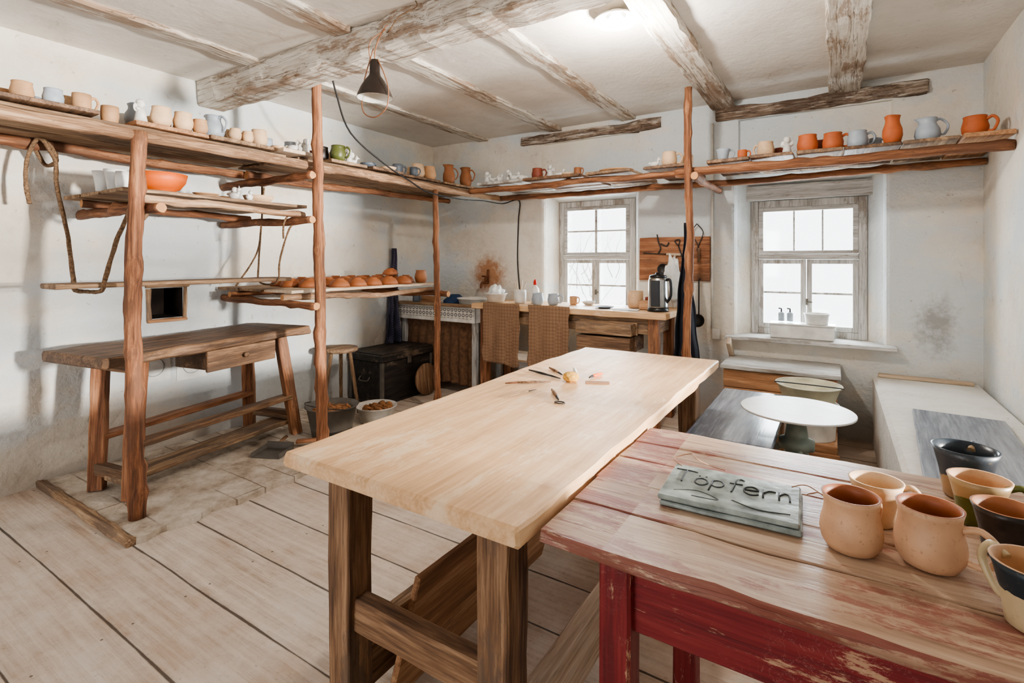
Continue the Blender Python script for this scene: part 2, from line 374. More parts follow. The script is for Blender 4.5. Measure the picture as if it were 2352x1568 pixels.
def timber(name, size, loc, mat, rot=(0, 0, 0), parent=None, jit=0.0, ch=.004, axis=None):
    SEED[0] += 1; sd = SEED[0]*7.13
    k = axis if axis is not None else max(range(3), key=lambda i: size[i])
    i, j = [q for q in range(3) if q != k]
    L_ = size[k]; a, b = size[i]/2, size[j]/2
    ch = min(ch, a*.6, b*.6)
    n = 2 if jit == 0 else max(3, int(L_/.06))
    st = [(-L_/2, .0, ch)] + [(-L_/2+ch+(L_-2*ch)*t/(n-1), 1, 0) for t in range(n)] + [(L_/2, 0, ch)]
    vs, fs = [], []
    for t, _, ins in st:
        aa, bb = a-ins, b-ins; c = ch
        sec = [(aa, bb-c), (aa-c, bb), (-aa+c, bb), (-aa, bb-c), (-aa, -bb+c), (-aa+c, -bb), (aa-c, -bb), (aa, -bb+c)]
        for q, (x, y) in enumerate(sec):
            v = [0, 0, 0]; v[k] = t
            if jit:
                x += jit*noise.noise(Vector((t*7, (q//2)*5.3, sd)))
                y += jit*noise.noise(Vector((t*7, (q//2)*5.3+40, sd)))*(.6)
                v[k] = t + (jit*noise.noise(Vector((x*9, y*9, sd+t)))) * (1 if ins else 0)
            v[i] = x; v[j] = y
            vs.append(v)
    m = len(st)
    for r in range(m-1):
        for q in range(8):
            fs.append((r*8+q, r*8+(q+1) % 8, (r+1)*8+(q+1) % 8, (r+1)*8+q))
    fs.append(tuple(range(8))); fs.append(tuple((m-1)*8+q for q in range(8)))
    me = bpy.data.meshes.new(name); me.from_pydata(vs, [], fs); finish(me)
    mt = W(mat, k) if isinstance(mat, str) else mat
    return add(name, me, mt, loc, rot, parent)
def bar(name, p1, p2, w, h, mat, parent=None, jit=0.0, ch=.004):
    p1, p2 = Vector(p1), Vector(p2); d = p2-p1
    q = d.to_track_quat('Z', 'Y')
    return timber(name, (w, h, d.length), (p1+p2)/2, mat, tuple(q), parent, jit, ch, axis=2)
def multibox(name, boxes, mat, loc=(0, 0, 0), parent=None, bev=.003, rot=(0, 0, 0)):
    bm = bmesh.new()
    for (c, s) in boxes:
        r = bmesh.ops.create_cube(bm, size=1)
        bmesh.ops.scale(bm, vec=s, verts=r['verts']); bmesh.ops.translate(bm, vec=c, verts=r['verts'])
        if bev:
            es = set(e for v in r['verts'] for e in v.link_edges)
            bmesh.ops.bevel(bm, geom=list(es), offset=min(bev, min(s)*.3), segments=1, affect='EDGES')
    me = bpy.data.meshes.new(name); bm.to_mesh(me); bm.free()
    return add(name, me, mat, loc, rot, parent)
def tube_mesh(name, pts, rad, segs=10, closed=False, jit=0, capmat=False, knots=0):
    pts = [Vector(p) for p in pts]; n = len(pts); vs, fs = [], []
    SEED[0] += 1; sd = SEED[0]*3.3
    up = None; kn = [(random.random(), random.uniform(0, 6.28)) for _ in range(knots)]
    for i in range(n):
        a = pts[(i-1) % n] if (closed or i > 0) else pts[i]
        b = pts[(i+1) % n] if (closed or i < n-1) else pts[i]
        t = (b-a).normalized()
        if up is None:
            up = Vector((0, 0, 1)) if abs(t.z) < .9 else Vector((1, 0, 0))
        u = (up - t*up.dot(t)).normalized(); w = t.cross(u); up = u
        r = rad[i] if isinstance(rad, (list, tuple)) else rad
        f = i/max(1, n-1)
        for s in range(segs):
            an = 2*math.pi*s/segs
            dr = jit*noise.noise(Vector((f*n*.5, math.cos(an)*1.3+sd, math.sin(an)*1.3)))
            k2 = 1
            for kk, ka in kn:
                k2 += .34*math.exp(-((f-kk)*n/.8)**2)*max(0, math.cos(an-ka))**2 + .06*math.exp(-((f-kk)*n/1.2)**2)
            vs.append(pts[i] + (u*math.cos(an)+w*math.sin(an))*(r*k2+dr))
    mcount = n if closed else n-1
    for i in range(mcount):
        for s in range(segs):
            fs.append((i*segs+s, i*segs+(s+1) % segs, ((i+1) % n)*segs+(s+1) % segs, ((i+1) % n)*segs+s))
    nc = len(fs)
    if not closed:
        fs.append(tuple(range(segs))); fs.append(tuple((n-1)*segs+s for s in range(segs)))
    c = sum(pts, Vector())/n
    me = bpy.data.meshes.new(name); me.from_pydata([v-c for v in vs], [], fs)
    for i, p in enumerate(me.polygons):
        p.use_smooth = i < nc
        if capmat and i >= nc: p.material_index = 1
    bm = bmesh.new(); bm.from_mesh(me); bmesh.ops.recalc_face_normals(bm, faces=bm.faces); bm.to_mesh(me); bm.free()
    return me, c
def tube(name, pts, rad, mat, parent=None, segs=8, closed=False, jit=0):
    me, c = tube_mesh(name, pts, rad, segs, closed, jit)
    return add(name, me, mat, c, parent=parent)
def smoothpts(ps, n=6):
    ps = [Vector(p) for p in ps]; out = []
    for i in range(len(ps)-1):
        p0 = ps[max(0, i-1)]; p1 = ps[i]; p2 = ps[i+1]; p3 = ps[min(len(ps)-1, i+2)]
        for k in range(n):
            t = k/n
            out.append(.5*((2*p1)+(-p0+p2)*t+(2*p0-5*p1+4*p2-p3)*t*t+(-p0+3*p1-3*p2+p3)*t**3))
    out.append(ps[-1]); return out
def pole(name, p1, p2, r, parent=None, fam='bark', knots=3, bend=.016, r2=None):
    p1, p2 = Vector(p1), Vector(p2); d = p2-p1; n = max(6, int(d.length/.04))
    SEED[0] += 1; sd = SEED[0]*2.1; r2 = r2 or r*.88
    ax = max(range(3), key=lambda i: abs(d[i]))
    pts, rr = [], []
    for i in range(n+1):
        f = i/n; p = p1+d*f; e = math.sin(math.pi*f)
        o = Vector((noise.noise(Vector((f*2.5, sd, 0))), noise.noise(Vector((f*2.5, sd, 9))), noise.noise(Vector((f*2.5, sd, 19)))))*bend*2*e
        o += Vector((noise.noise(Vector((f*d.length*5, sd, 30))), noise.noise(Vector((f*d.length*5, sd, 39))), noise.noise(Vector((f*d.length*5, sd, 49)))))*.008*e
        o[ax] = 0
        pts.append(p+o); rr.append(r+(r2-r)*f)
    me, c = tube_mesh(name, pts, rr, 14, False, r*.16, True, knots*2)
    return add(name, me, [W(fam, ax), M_CUT], c, parent=parent)
def lathe_mesh(name, prof, segs=32, split=None, spout=None):
    vs, fs, mi = [], [], []
    n = len(prof)
    for i, (r, z) in enumerate(prof):
        for s in range(segs):
            an = 2*math.pi*s/segs
            rr = max(r, .0002)
            x, y = rr*math.cos(an), rr*math.sin(an)
            if spout and z > spout[0]:
                k = (z-spout[0])/(spout[1]-spout[0])*max(0, math.cos(an-math.pi))**6
                x -= k*spout[2]
            vs.append((x, y, z))
    for i in range(n-1):
        for s in range(segs):
            fs.append((i*segs+s, i*segs+(s+1) % segs, (i+1)*segs+(s+1) % segs, (i+1)*segs+s)); mi.append(1 if (split is not None and i >= split) else 0)
    me = bpy.data.meshes.new(name); me.from_pydata(vs, [], fs)
    for p, m in zip(me.polygons, mi): p.material_index = m; p.use_smooth = True
    bm = bmesh.new(); bm.from_mesh(me)
    bmesh.ops.remove_doubles(bm, verts=bm.verts, dist=.0006)
    bmesh.ops.recalc_face_normals(bm, faces=bm.faces); bm.to_mesh(me); bm.free()
    return me
def hollow(outer, th):
    inner = [(max(r-th, .0), z) for r, z in reversed(outer)]
    zmin = outer[0][1]+th
    inner = [(r, z) for r, z in inner if z > zmin+.002]
    return [(0, outer[0][1])]+outer+inner+[(inner[-1][0]*.8, zmin), (0, zmin)], len(outer)
def cloth(name, w, h, mat, loc, rotz=0, folds=4, amp=.012, parent=None, top=1.0, bot=1.0, skew=0, ph=0):
    nx, nz = 40, 36; vs, fs = [], []
    for k in range(nz+1):
        f = k/nz
        ww = w*(top+(bot-top)*f)
        for i in range(nx+1):
            u = i/nx-.5
            y = amp*(.3+.7*f)*math.sin(u*folds*2*math.pi+ph+f*.8+1.2*noise.noise(Vector((u*2, f*2, ph)))) + amp*.6*noise.noise(Vector((u*5, f*4, ph)))
            vs.append((u*ww+skew*f+.018*noise.noise(Vector((f*5, u*.6, ph+5))), y, -h*f+.03*noise.noise(Vector((u*3, ph, 3)))*f))
    for k in range(nz):
        for i in range(nx):
            a = k*(nx+1)+i; fs.append((a, a+1, a+nx+2, a+nx+1))
    me = bpy.data.meshes.new(name); me.from_pydata(vs, [], fs)
    for p in me.polygons: p.use_smooth = True
    o = add(name, me, mat, loc, (0, 0, rotz), parent)
    s = o.modifiers.new('sol', 'SOLIDIFY'); s.thickness = .004
    return o

# ------------------------------------------------------------------ pots
PROF = {
 'mug':   ([(.030, 0), (.036, .003), (.045, .022), (.047, .045), (.042, .066), (.0395, .08), (.041, .09)], .004),
 'cup':   ([(.030, 0), (.034, .002), (.038, .03), (.038, .06), (.037, .082)], .004),
 'belly': ([(.036, 0), (.044, .004), (.052, .018), (.0555, .036), (.054, .053), (.0495, .070), (.0475, .084), (.049, .098), (.052, .110)], .0042),
 'flare': ([(.030, 0), (.034, .003), (.036, .02), (.040, .05), (.047, .08), (.052, .095)], .0045),
 'tall':  ([(.036, 0), (.044, .006), (.055, .05), (.053, .09), (.041, .125), (.038, .15), (.044, .175)], .004),
 'jug':   ([(.036, 0), (.046, .006), (.056, .035), (.052, .065), (.038, .09), (.036, .105), (.042, .122)], .004),
 'bowl':  ([(.035, 0), (.036, .008), (.06, .02), (.078, .045), (.085, .07)], .004),
 'bigbowl':([(.05, 0), (.052, .012), (.09, .03), (.115, .065), (.124, .105)], .005),
 'flatbowl':([(.04, 0), (.045, .006), (.065, .02), (.075, .04)], .004),
 'plate': ([(.06, 0), (.065, .004), (.09, .010), (.105, .018)], .004),
 'vase':  ([(.026, 0), (.032, .004), (.04, .03), (.036, .055), (.03, .07), (.034, .08)], .004),
 'beaker':([(.028, 0), (.030, .002), (.034, .04), (.042, .085), (.046, .095)], .004),
}
HAND = {'mug': (.044, .072, .046, .024, .03), 'cup': (.037, .066, .038, .02, .026), 'belly': (.050, .080, .055, .028, .042),
        'flare': (.045, .080, .036, .022, .036), 'tall': (.042, .14, .054, .06, .04), 'jug': (.038, .108, .054, .04, .034)}
PM = {}
def pot(kind, mat, loc, rotz=0., sc=1.0, label='clay mug', name='mug', cat='mug', group=None, inside=None, handle=True, flip=False):
    key = (kind, mat.name, inside.name if inside else '')
    if key not in PM:
        out, th = PROF[kind]
        pr, spl = hollow(out, th)
        sp = None
        if kind in ('jug', 'tall'): zt = out[-1][1]; sp = (zt*.82, zt, .018)
        me = lathe_mesh(name, pr, 36, spl, sp)
        me.materials.append(mat); me.materials.append(inside or mat)
        hm = None
        if kind in HAND:
            r1, z1, r2, z2, ex = HAND[kind]
            pts = smoothpts([(r1-.004, 0, z1), (r1+ex*.55, 0, z1+.008), (max(r1, r2)+ex, 0, (z1+z2)/2+.008), (r2+ex*.55, 0, z2-.002), (r2-.004, 0, z2-.002)], 5)
            hm, hc = tube_mesh('handle', pts, [.0068-.0016*i/len(pts) for i in range(len(pts))], 8)
            hm.materials.append(mat)
            hm = (hm, hc)
        PM[key] = (me, hm)
    me, hm = PM[key]
    o = bpy.data.objects.new(name, me); COL.objects.link(o)
    o.location = loc; o.scale = (sc, sc, sc); o.rotation_euler = (math.pi if flip else 0, 0, rotz)
    tag(o, label, cat, group)
    if hm and handle:
        h = bpy.data.objects.new('handle', hm[0]); h.location = hm[1]; h.parent = o; COL.objects.link(h)
    return o
def fig_mesh(kind):
    key = 'fig'+kind
    if key in PM: return PM[key]
    bm = bmesh.new()
    def ball(c, r, s=(1, 1, 1)):
        q = bmesh.ops.create_uvsphere(bm, u_segments=14, v_segments=10, radius=r)
        bmesh.ops.scale(bm, vec=s, verts=q['verts']); bmesh.ops.translate(bm, vec=c, verts=q['verts'])
    def cone(c, r1, r2, h):
        q = bmesh.ops.create_cone(bm, cap_ends=True, segments=16, radius1=r1, radius2=r2, depth=h)
        bmesh.ops.translate(bm, vec=c, verts=q['verts'])
    if kind == 'angel':
        cone((0, 0, .025), .022, .012, .05); ball((0, 0, .065), .014); ball((.012, 0, .045), .008, (1.6, .8, .8)); ball((-.012, 0, .045), .008, (1.6, .8, .8))
        ball((.016, .008, .05), .012, (1, .4, 1.3)); ball((-.016, .008, .05), .012, (1, .4, 1.3)); ball((0, .002, .073), .013, (1.1, 1.1, .8))
    else:
        cone((0, 0, .003), .024, .02, .006); ball((0, 0, .022), .02, (1.35, .85, .85)); ball((.022, 0, .034), .008, (.9, .9, 1.6)); ball((.026, 0, .048), .011)
        cone((.026, 0, .062), .004, .001, .012); ball((.037, 0, .046), .005, (1.5, 1, .6)); ball((-.028, 0, .03), .007, (1.6, .8, 1))
    me = bpy.data.meshes.new('figurine'); bm.to_mesh(me); bm.free()
    for p in me.polygons: p.use_smooth = True
    me.materials.append(C_WHITE); PM[key] = me
    return me
def figurine(kind, loc, rotz=0, sc=1.0, group=None):
    o = bpy.data.objects.new('figurine', fig_mesh(kind)); o.location = loc; o.rotation_euler = (0, 0, rotz); o.scale = (sc,)*3
    COL.objects.link(o)
    return tag(o, 'small white ceramic %s figurine on a shelf board' % ('angel' if kind == 'angel' else 'bird'), 'figurine', group)

# ------------------------------------------------------------------ room
XL, XR, YB, YF, ZC = -3.87, .81, 4.44, -2.4, 2.58
def holed_wall(name, axis, pos, dr, u0, u1, holes, thick, mats):
    def P(u, z, d): return (u, pos+d*dr, z) if axis == 'y' else (pos+d*dr, u, z)
    vs, fs, mi = [], [], []
    def quad(a, b, c, d, m=0):
        n = len(vs); vs.extend([a, b, c, d]); fs.append((n, n+1, n+2, n+3)); mi.append(m)
    def plane(d, rects):
        us = sorted(set([u0, u1]+[r[0] for r in rects]+[r[1] for r in rects])); zs = sorted(set([0-.05, ZC+.1]+[r[2] for r in rects]+[r[3] for r in rects]))
        for i in range(len(us)-1):
            for k in range(len(zs)-1):
                cu, cz = (us[i]+us[i+1])/2, (zs[k]+zs[k+1])/2
                if any(r[0] < cu < r[1] and r[2] < cz < r[3] for r in rects): continue
                quad(P(us[i], zs[k], d), P(us[i+1], zs[k], d), P(us[i+1], zs[k+1], d), P(us[i], zs[k+1], d))
    def ring(ra, da, rb, db, m=0):
        A = [P(ra[0], ra[2], da), P(ra[1], ra[2], da), P(ra[1], ra[3], da), P(ra[0], ra[3], da)]
        B = [P(rb[0], rb[2], db), P(rb[1], rb[2], db), P(rb[1], rb[3], db), P(rb[0], rb[3], db)]
        for q in range(4): quad(A[q], A[(q+1) % 4], B[(q+1) % 4], B[q], m)
    plane(0, [h['f'] for h in holes]); plane(thick, [h['m'] for h in holes if not h.get('closed')])
    for h in holes:
        f, m, d = h['f'], h['m'], h['d']
        if h.get('closed'):
            c = h.get('mi', 1)
            ring(f, 0, m, d, c); quad(P(m[0], m[2], d), P(m[1], m[2], d), P(m[1], m[3], d), P(m[0], m[3], d), c)
        else:
            steps = [0, .012, .03, .06]; ins = [0, .018, .028, .034]
            prev = (f, 0)
            for s, i_ in zip(steps[1:], ins[1:]):
                r = (f[0]+i_, f[1]-i_, f[2]+i_*.3, f[3]-i_); ring(prev[0], prev[1], r, s); prev = (r, s)
            ring(prev[0], prev[1], m, d); ring(m, d, m, thick)
    outer = (u0, u1, -.05, ZC+.1); ring(outer, 0, outer, thick)
    me = bpy.data.meshes.new(name); me.from_pydata(vs, [], fs)
    for p, m in zip(me.polygons, mi): p.material_index = m
    bm = bmesh.new(); bm.from_mesh(me); bmesh.ops.remove_doubles(bm, verts=bm.verts, dist=1e-5); bmesh.ops.recalc_face_normals(bm, faces=bm.faces); bm.to_mesh(me); bm.free()
    return add(name, me, mats)
W1f, W1m = (-2.46, -1.47, .70, 1.98), (-2.37, -1.58, .73, 1.88)
W2f, W2m = (-.71, .32, .665, 1.99), (-.59, .20, .70, 1.90)
REC = [dict(f=(-2.46, -1.47, 2.06, 2.44), m=(-2.45, -1.48, 2.07, 2.44), d=.035, closed=True, mi=0), dict(f=(-.66, .34, 2.06, 2.42), m=(-.65, .33, 2.07, 2.42), d=.035, closed=True, mi=0)]
struct(holed_wall('wall_back', 'y', YB, 1, XL-.3, XR+.3, [dict(f=W1f, m=W1m, d=.22), dict(f=W2f, m=W2m, d=.20)]+REC, .42, [M_WALL, M_HOLE]), 'white lime-plastered wall with two window niches')
struct(holed_wall('wall_left', 'x', XL, -1, YF, YB, [dict(f=(1.60, 1.80, .905, 1.11), m=(1.61, 1.79, .91, 1.10), d=.25, closed=True)], .3, [M_WALL, M_HOLE]), 'white lime-plastered wall with a small dark stove hole')
W3f, W3m = (1.2, 2.5, .85, 2.0), (1.32, 2.38, .9, 1.95)
struct(holed_wall('wall_right', 'x', XR, 1, YF, YB, [dict(f=W3f, m=W3m, d=.2)], .3, [M_WALL, M_HOLE]), 'white plastered side wall with a window')
W4f, W4m = (-3.0, -.8, .8, 2.1), (-2.9, -.9, .85, 2.0)
struct(holed_wall('wall_rear', 'y', YF, -1, XL-.3, XR+.3, [dict(f=W4f, m=W4m, d=.2)], .3, [M_WALL, M_HOLE]), 'white plastered rear wall with a window')
fl = multibox('floor', [(((XL+XR)/2, (YF+YB)/2, -.05), (XR-XL, YB-YF, .1))], M_FLOOR, bev=0)
struct(fl, 'wide worn pale floorboards', 'floor')
ce = multibox('ceiling', [(((XL+XR)/2, (YF+YB)/2, ZC+.05), (XR-XL, YB-YF, .1))], M_CEIL, bev=0)
struct(ce, 'whitewashed plank ceiling between joists', 'ceiling')
tn = [0]
def trim(size, loc, mat, label, cat='beam', jit=.02, ch=.012, rot=(0, 0, 0)):
    tn[0] += 1
    return struct(timber('trim_%d' % tn[0], size, loc, mat, rot, None, jit, ch), label, cat)
trim((XR-XL, .19, .18), ((XL+XR)/2, 1.995, 2.495), 'white', 'heavy whitewashed main ceiling beam', jit=.035, ch=.012)
for x, w, h in ((-3.16, .12, .03), (-2.31, .14, .035), (-1.57, .13, .035), (-.77, .17, .06), (.055, .19, .07)):
    trim((w, YB-2.09, h), (x, (YB+2.09)/2, ZC-h/2+.005), 'white', 'whitewashed ceiling joist with exposed wood', jit=.016, ch=.005)
    trim((w, 1.9-YF, h), (x, (1.9+YF)/2, ZC-h/2+.005), 'white', 'whitewashed ceiling joist with exposed wood', jit=.016, ch=.005)
trim((1.36, .12, .10), (-.15, YB+.036, 2.475), 'lintel', 'weathered cracked wooden lintel over a window', 'lintel', .026, .006)
trim((1.41, .12, .09), (-1.975, YB+.036, 2.49), 'lintel', 'weathered cracked wooden lintel over a window', 'lintel', .026, .006)
# stone slab
bm = bmesh.new()
pts = []
x0, x1, y0, y1 = XL+.005, -2.70, 1.06, 2.95
cs = [(x0, y0), (x1, y0), (x1, y1), (x0, y1)]
for i in range(4):
    a, b = Vector(cs[i]), Vector(cs[(i+1) % 4])
    for k in range(30):
        p = a+(b-a)*k/30
        if i in (1, 2): p = p+Vector((noise.noise(Vector((p.x*9, p.y*9, 0))), noise.noise(Vector((p.x*9, p.y*9, 7)))))*.07*(1 if 0 < k else .3)
        pts.append((max(p.x, x0), p.y))
vb = [bm.verts.new((p[0], p[1], 0.0)) for p in pts]; vt = [bm.verts.new((p[0]*.997-.008, p[1]*.997+.004, .03)) for p in pts]
bm.faces.new(vt)
for i in range(len(pts)): bm.faces.new((vb[i], vb[(i+1) % len(pts)], vt[(i+1) % len(pts)], vt[i]))
bmesh.ops.recalc_face_normals(bm, faces=bm.faces)
me = bpy.data.meshes.new('trim_slab'); bm.to_mesh(me); bm.free()
tn[0] += 1
struct(add('trim_%d' % tn[0], me, M_SLAB), 'raised worn stone hearth slab in the floor', 'slab')
SL = .03
trim((1.17, .045, .04), (-3.28, 1.04, .018), 'board', 'worn timber edge of the raised hearth', 'edge', .014, .008)

def window(n, x0, x1, z0, z1, y, bars_up, lintel=False, rotz=0, loc=None, trz=1.33):
    w = empty('window_%d' % n, loc or ((x0+x1)/2, y, z0), 'old weathered grey-white wooden casement window', 'window', rotz)
    w['kind'] = 'structure'
    W_ = x1-x0; H = z1-z0; hw = W_/2; tz = trz-z0
    B = []
    def bx(a, b, c, d, dp, yo=0): B.append((((a+b)/2, yo, (c+d)/2), (b-a, dp, d-c)))
    bx(-hw, -hw+.055, 0, H, .09); bx(hw-.055, hw, 0, H, .09); bx(-hw+.055, hw-.055, H-.055, H, .086); bx(-hw+.055, hw-.055, 0, .05, .086)
    multibox('frame', B, W('grey', 2), (0, 0, 0), w, .004)
    a, b = -hw+.056, hw-.056
    B = []
    bx(a, b, tz-.024, tz+.02, .06, -.03)
    bx(a, a+.035, tz+.021, H-.056, .045, -.02); bx(b-.035, b, tz+.021, H-.056, .045, -.02); bx(a+.035, b-.035, H-.09, H-.057, .043, -.02); bx(a+.035, b-.035, tz+.021, tz+.045, .043, -.02)
    ua, ub, uc, ud = a+.035, b-.035, tz+.045, H-.09
    if bars_up == 'cross':
        bx(-.012, .012, uc, ud, .025, -.02); bx(ua, ub, (uc+ud)/2-.008, (uc+ud)/2+.008, .021, -.02)
    else:
        for f in (.36, .68): bx(ua+(ub-ua)*f-.006, ua+(ub-ua)*f+.006, uc, ud, .02, -.02)
    multibox('sash', B, W('grey', 0), (0, 0, 0), w, .003)
    for sgn in (-1, 1):
        B = []
        a2, b2 = (a, -.003) if sgn < 0 else (.003, b)
        bx(a2, a2+.036, .051, tz-.025, .045, -.02); bx(b2-.036, b2, .051, tz-.025, .045, -.02); bx(a2+.036, b2-.036, .051, .09, .043, -.02); bx(a2+.036, b2-.036, tz-.06, tz-.026, .043, -.02)
        zz = .09+(tz-.15)*.52
        bx(a2+.036, b2-.036, zz-.008, zz+.008, .021, -.02)
        multibox('sash', B, W('grey', 2), (0, 0, 0), w, .003)
    multibox('glass', [((0, .03, H/2), (W_-.12, .003, H-.12))], M_GLASS, (0, 0, 0), w, 0)
    multibox('latch', [((.005, -.052, .05+(tz-.1)*.42), (.018, .016, .05)), ((.02, -.062, .05+(tz-.1)*.42), (.045, .01, .01))], M_TRIM, (0, 0, 0), w, .003)
    if lintel: timber('lintel_board', (W_+.12, .12, .12), (0, -.02, H+.062), 'grey', (0, 0, 0), w, .008)
    return w
window(1, -2.37, -1.58, .73, 1.88, YB+.25, 'cross')
w2 = window(2, -.59, .20, .70, 1.78, YB+.23, 'bars', True)
window(3, 0, 1.06, .9, 1.95, 0, 'cross', rotz=R(-90), loc=(XR+.22, 1.85, .9))
window(4, 0, 2.0, .85, 2.0, 0, 'cross', rotz=R(180), loc=(-1.9, YF-.22, .85))
sill = timber('sill', (1.10, .30, .028), (0, -.19, -.012), 'grey', (0, 0, 0), w2, .008)

# ------------------------------------------------------------------ shelving rack (left wall)
rk = empty('shelving_rack', (-2.91, 1.16, SL), 'rustic ware rack of stripped log posts and rails', 'shelf')
def rl(p): return (p[0]+2.91, p[1]-1.16, p[2]-SL)
def rp(name, p1, p2, r, **k): return pole(name, rl(p1), rl(p2), r, rk, **k)
rp('post', (-2.91, 1.145, SL), (-2.93, 1.16, 1.94), .038, knots=6, r2=.032)
rp('post', (-2.80, 2.14, SL), (-2.86, 2.135, ZC-.005), .035, knots=7, r2=.030)
rp('post', (-2.87, 3.36, 0), (-2.90, 3.36, 1.90), .028, knots=6, r2=.022)
rp('rail', (-2.95, .1, 1.93), (-2.93, 2.3, 1.915), .031, knots=4, fam='rail')
rp('rail', (-2.94, 2.15, 1.92), (-2.90, 4.38, 1.93), .029, knots=4, fam='rail')
rp('rail', (-3.70, .1, 1.92), (-3.66, 2.3, 1.92), .030, knots=4)
rp('rail', (-3.60, 2.1, 1.91), (-3.44, 4.2, 1.92), .028, knots=4)
rp('crossbar', (XL+.01, 2.08, 1.84), (-2.79, 2.06, 1.838), .026)
rp('crossbar', (XL+.01, 1.225, 1.57), (-2.82, 1.215, 1.56), .027)
rp('crossbar', (XL+.01, 2.08, 1.56), (-2.79, 2.06, 1.555), .026)
rp('rail', (-3.02, 1.16, 1.62), (-2.99, 2.14, 1.60), .021, fam='rail')
rp('rail', (-3.62, 1.15, 1.62), (-3.62, 2.14, 1.60), .023)
rp('crossbar', (XL+.01, 2.08, 1.02), (-2.75, 2.06, 1.01), .025)
rp('crossbar', (XL+.01, 3.42, 1.02), (-2.80, 3.41, 1.01), .025)
rp('rail', (-2.99, 1.98, 1.06), (-2.96, 3.46, 1.05), .020, fam='rail')
rp('rail', (-3.6, 1.98, 1.06), (-3.6, 3.46, 1.05), .020)
def board(size, loc, mat='board', rot=(0, 0, 0), label='rough wooden ware board resting on the rack rails', group='ware boards on the rack', jit=.008):
    return tag(timber('shelf_board', size, loc, mat, rot, None, jit, .003), label, 'board', group)
for xx, wd in ((-3.62, .23), (-3.34, .24), (-3.10, .19)):
    board((wd, 1.72, .018), (xx, 1.16, 1.971), 'board', (0, 0, R(random.uniform(-.8, .8))), jit=.006)
    board((wd, 2.1, .018), (xx+.02, 3.15, 1.971), 'board', (0, 0, R(random.uniform(-.8, .8))), jit=.006)
ZB = 2.010
for y0, y1, fam in ((.55, 1.02, 'dark'), (1.16, 1.52, 'orange'), (1.54, 1.92, 'board'), (1.95, 2.24, 'pale'), (2.34, 2.66, 'board'), (2.69, 3.02, 'dark'), (3.05, 3.52, 'dark'), (3.58, 4.15, 'board')):
    ov = random.uniform(-.02, .06)
    board((.86, y1-y0, .022), (-3.40+ov, (y0+y1)/2, 1.998), fam, (0, 0, R(random.uniform(-2.5, 2.5))), jit=.006)
ZM = 1.668
for xx, wd in ((-3.68, .22), (-3.42, .24), (-3.14, .26)):
    board((wd, 1.06, .02), (xx, 1.65, ZM-.011), 'board', (0, 0, R(random.uniform(-.5, .5))))
ZL = 1.105
for xx, wd in ((-3.70, .26), (-3.42, .26), (-3.10, .3)):
    board((wd, 1.44, .02), (xx, 2.74, ZL-.011), 'pale' if xx > -3.2 else 'board')
# rack along the back wall
rb = empty('shelving_rack', (-.87, 3.76, 0), 'rustic log rail shelf spanning the window wall', 'shelf')
def rbp(name, p1, p2, r, **k):
    f = lambda p: (p[0]+.87, p[1]-3.76, p[2])
    return pole(name, f(p1), f(p2), r, rb, **k)
rbp('post', (-.88, 3.70, 0), (-.875, 3.70, 2.51), .028, knots=6, r2=.025)
rbp('rail', (-2.86, 3.80, 1.935), (-.80, 3.775, 1.925), .027, knots=5)
rbp('rail', (-.98, 3.77, 1.93), (XR-.005, 3.74, 1.915), .031, knots=4)
rbp('rail', (-2.86, 4.33, 1.925), (XR-.005, 4.33, 1.925), .026, knots=6)
rbp('crossbar', (-.80, 3.55, 1.865), (-.80, 4.435, 1.865), .025)
ZR = 1.992
for x0, x1, fam in ((-2.72, -2.27, 'grey'), (-2.24, -1.72, 'dark'), (-1.66, -1.30, 'board'), (-1.20, -.90, 'dark'), (-.76, -.49, 'dark'), (-.47, -.225, 'dark'), (-.215, .03, 'board'), (.04, .32, 'dark'), (.33, .585, 'board'), (.595, .80, 'orange')):
    board((x1-x0, .68+random.uniform(-.02, .08), .022), ((x0+x1)/2, 4.05, ZR-.0125), fam, (0, 0, R(random.uniform(-1.5, 1.5)) if x1 < .7 else 0), 'rough wooden ware board on the window-wall rails', 'ware boards on the window wall')

# pots on left rack
G1 = 'pottery on the upper left rack'
def uy(z0, k, m, x, y, rz=0, sc=1., lab='', nm='mug', cat='mug', g=G1, **kw):
    return pot(k, m, (x, y, z0), rz, sc, lab, nm, cat, g, **kw)
uy(ZB, 'cup', C_TAN, -3.05, .97, 1.5, 1.0, 'small tan clay mug'); uy(ZB, 'mug', C_CREAM, -3.18, .95, 1.5, .95, 'cream unglazed clay mug on a ware board')
uy(ZB, 'mug', C_GREY, -3.05, .865, 2.8, .85, 'pale grey glazed mug'); uy(ZB, 'mug', C_GREY, -3.32, .86, 1.5, .95, 'pale grey glazed mug')
uy(ZB, 'mug', C_TAN, -3.06, .76, 2.8, .9, 'small tan clay mug'); uy(ZB, 'bowl', C_TAN, -3.2, .72, 0, .8, 'small tan clay bowl', 'bowl', 'bowl')
uy(ZB, 'bowl', C_BROWN, -3.42, .96, 0, .7, 'small brown clay bowl', 'bowl', 'bowl')
uy(ZB-.026, 'cup', C_TAN, -3.07, 1.09, 3.0, 1.0, 'small tan clay mug')
uy(ZB, 'jug', C_GREY, -3.13, 1.225, 2.6, .9, 'pale grey glazed jug', 'jug', 'jug'); uy(ZB, 'cup', C_WHITE, -3.28, 1.235, 2.6, 1.0, 'white porcelain cup')
figurine('angel', (-3.02, 1.205, ZB), 2.2, 1.4, G1)
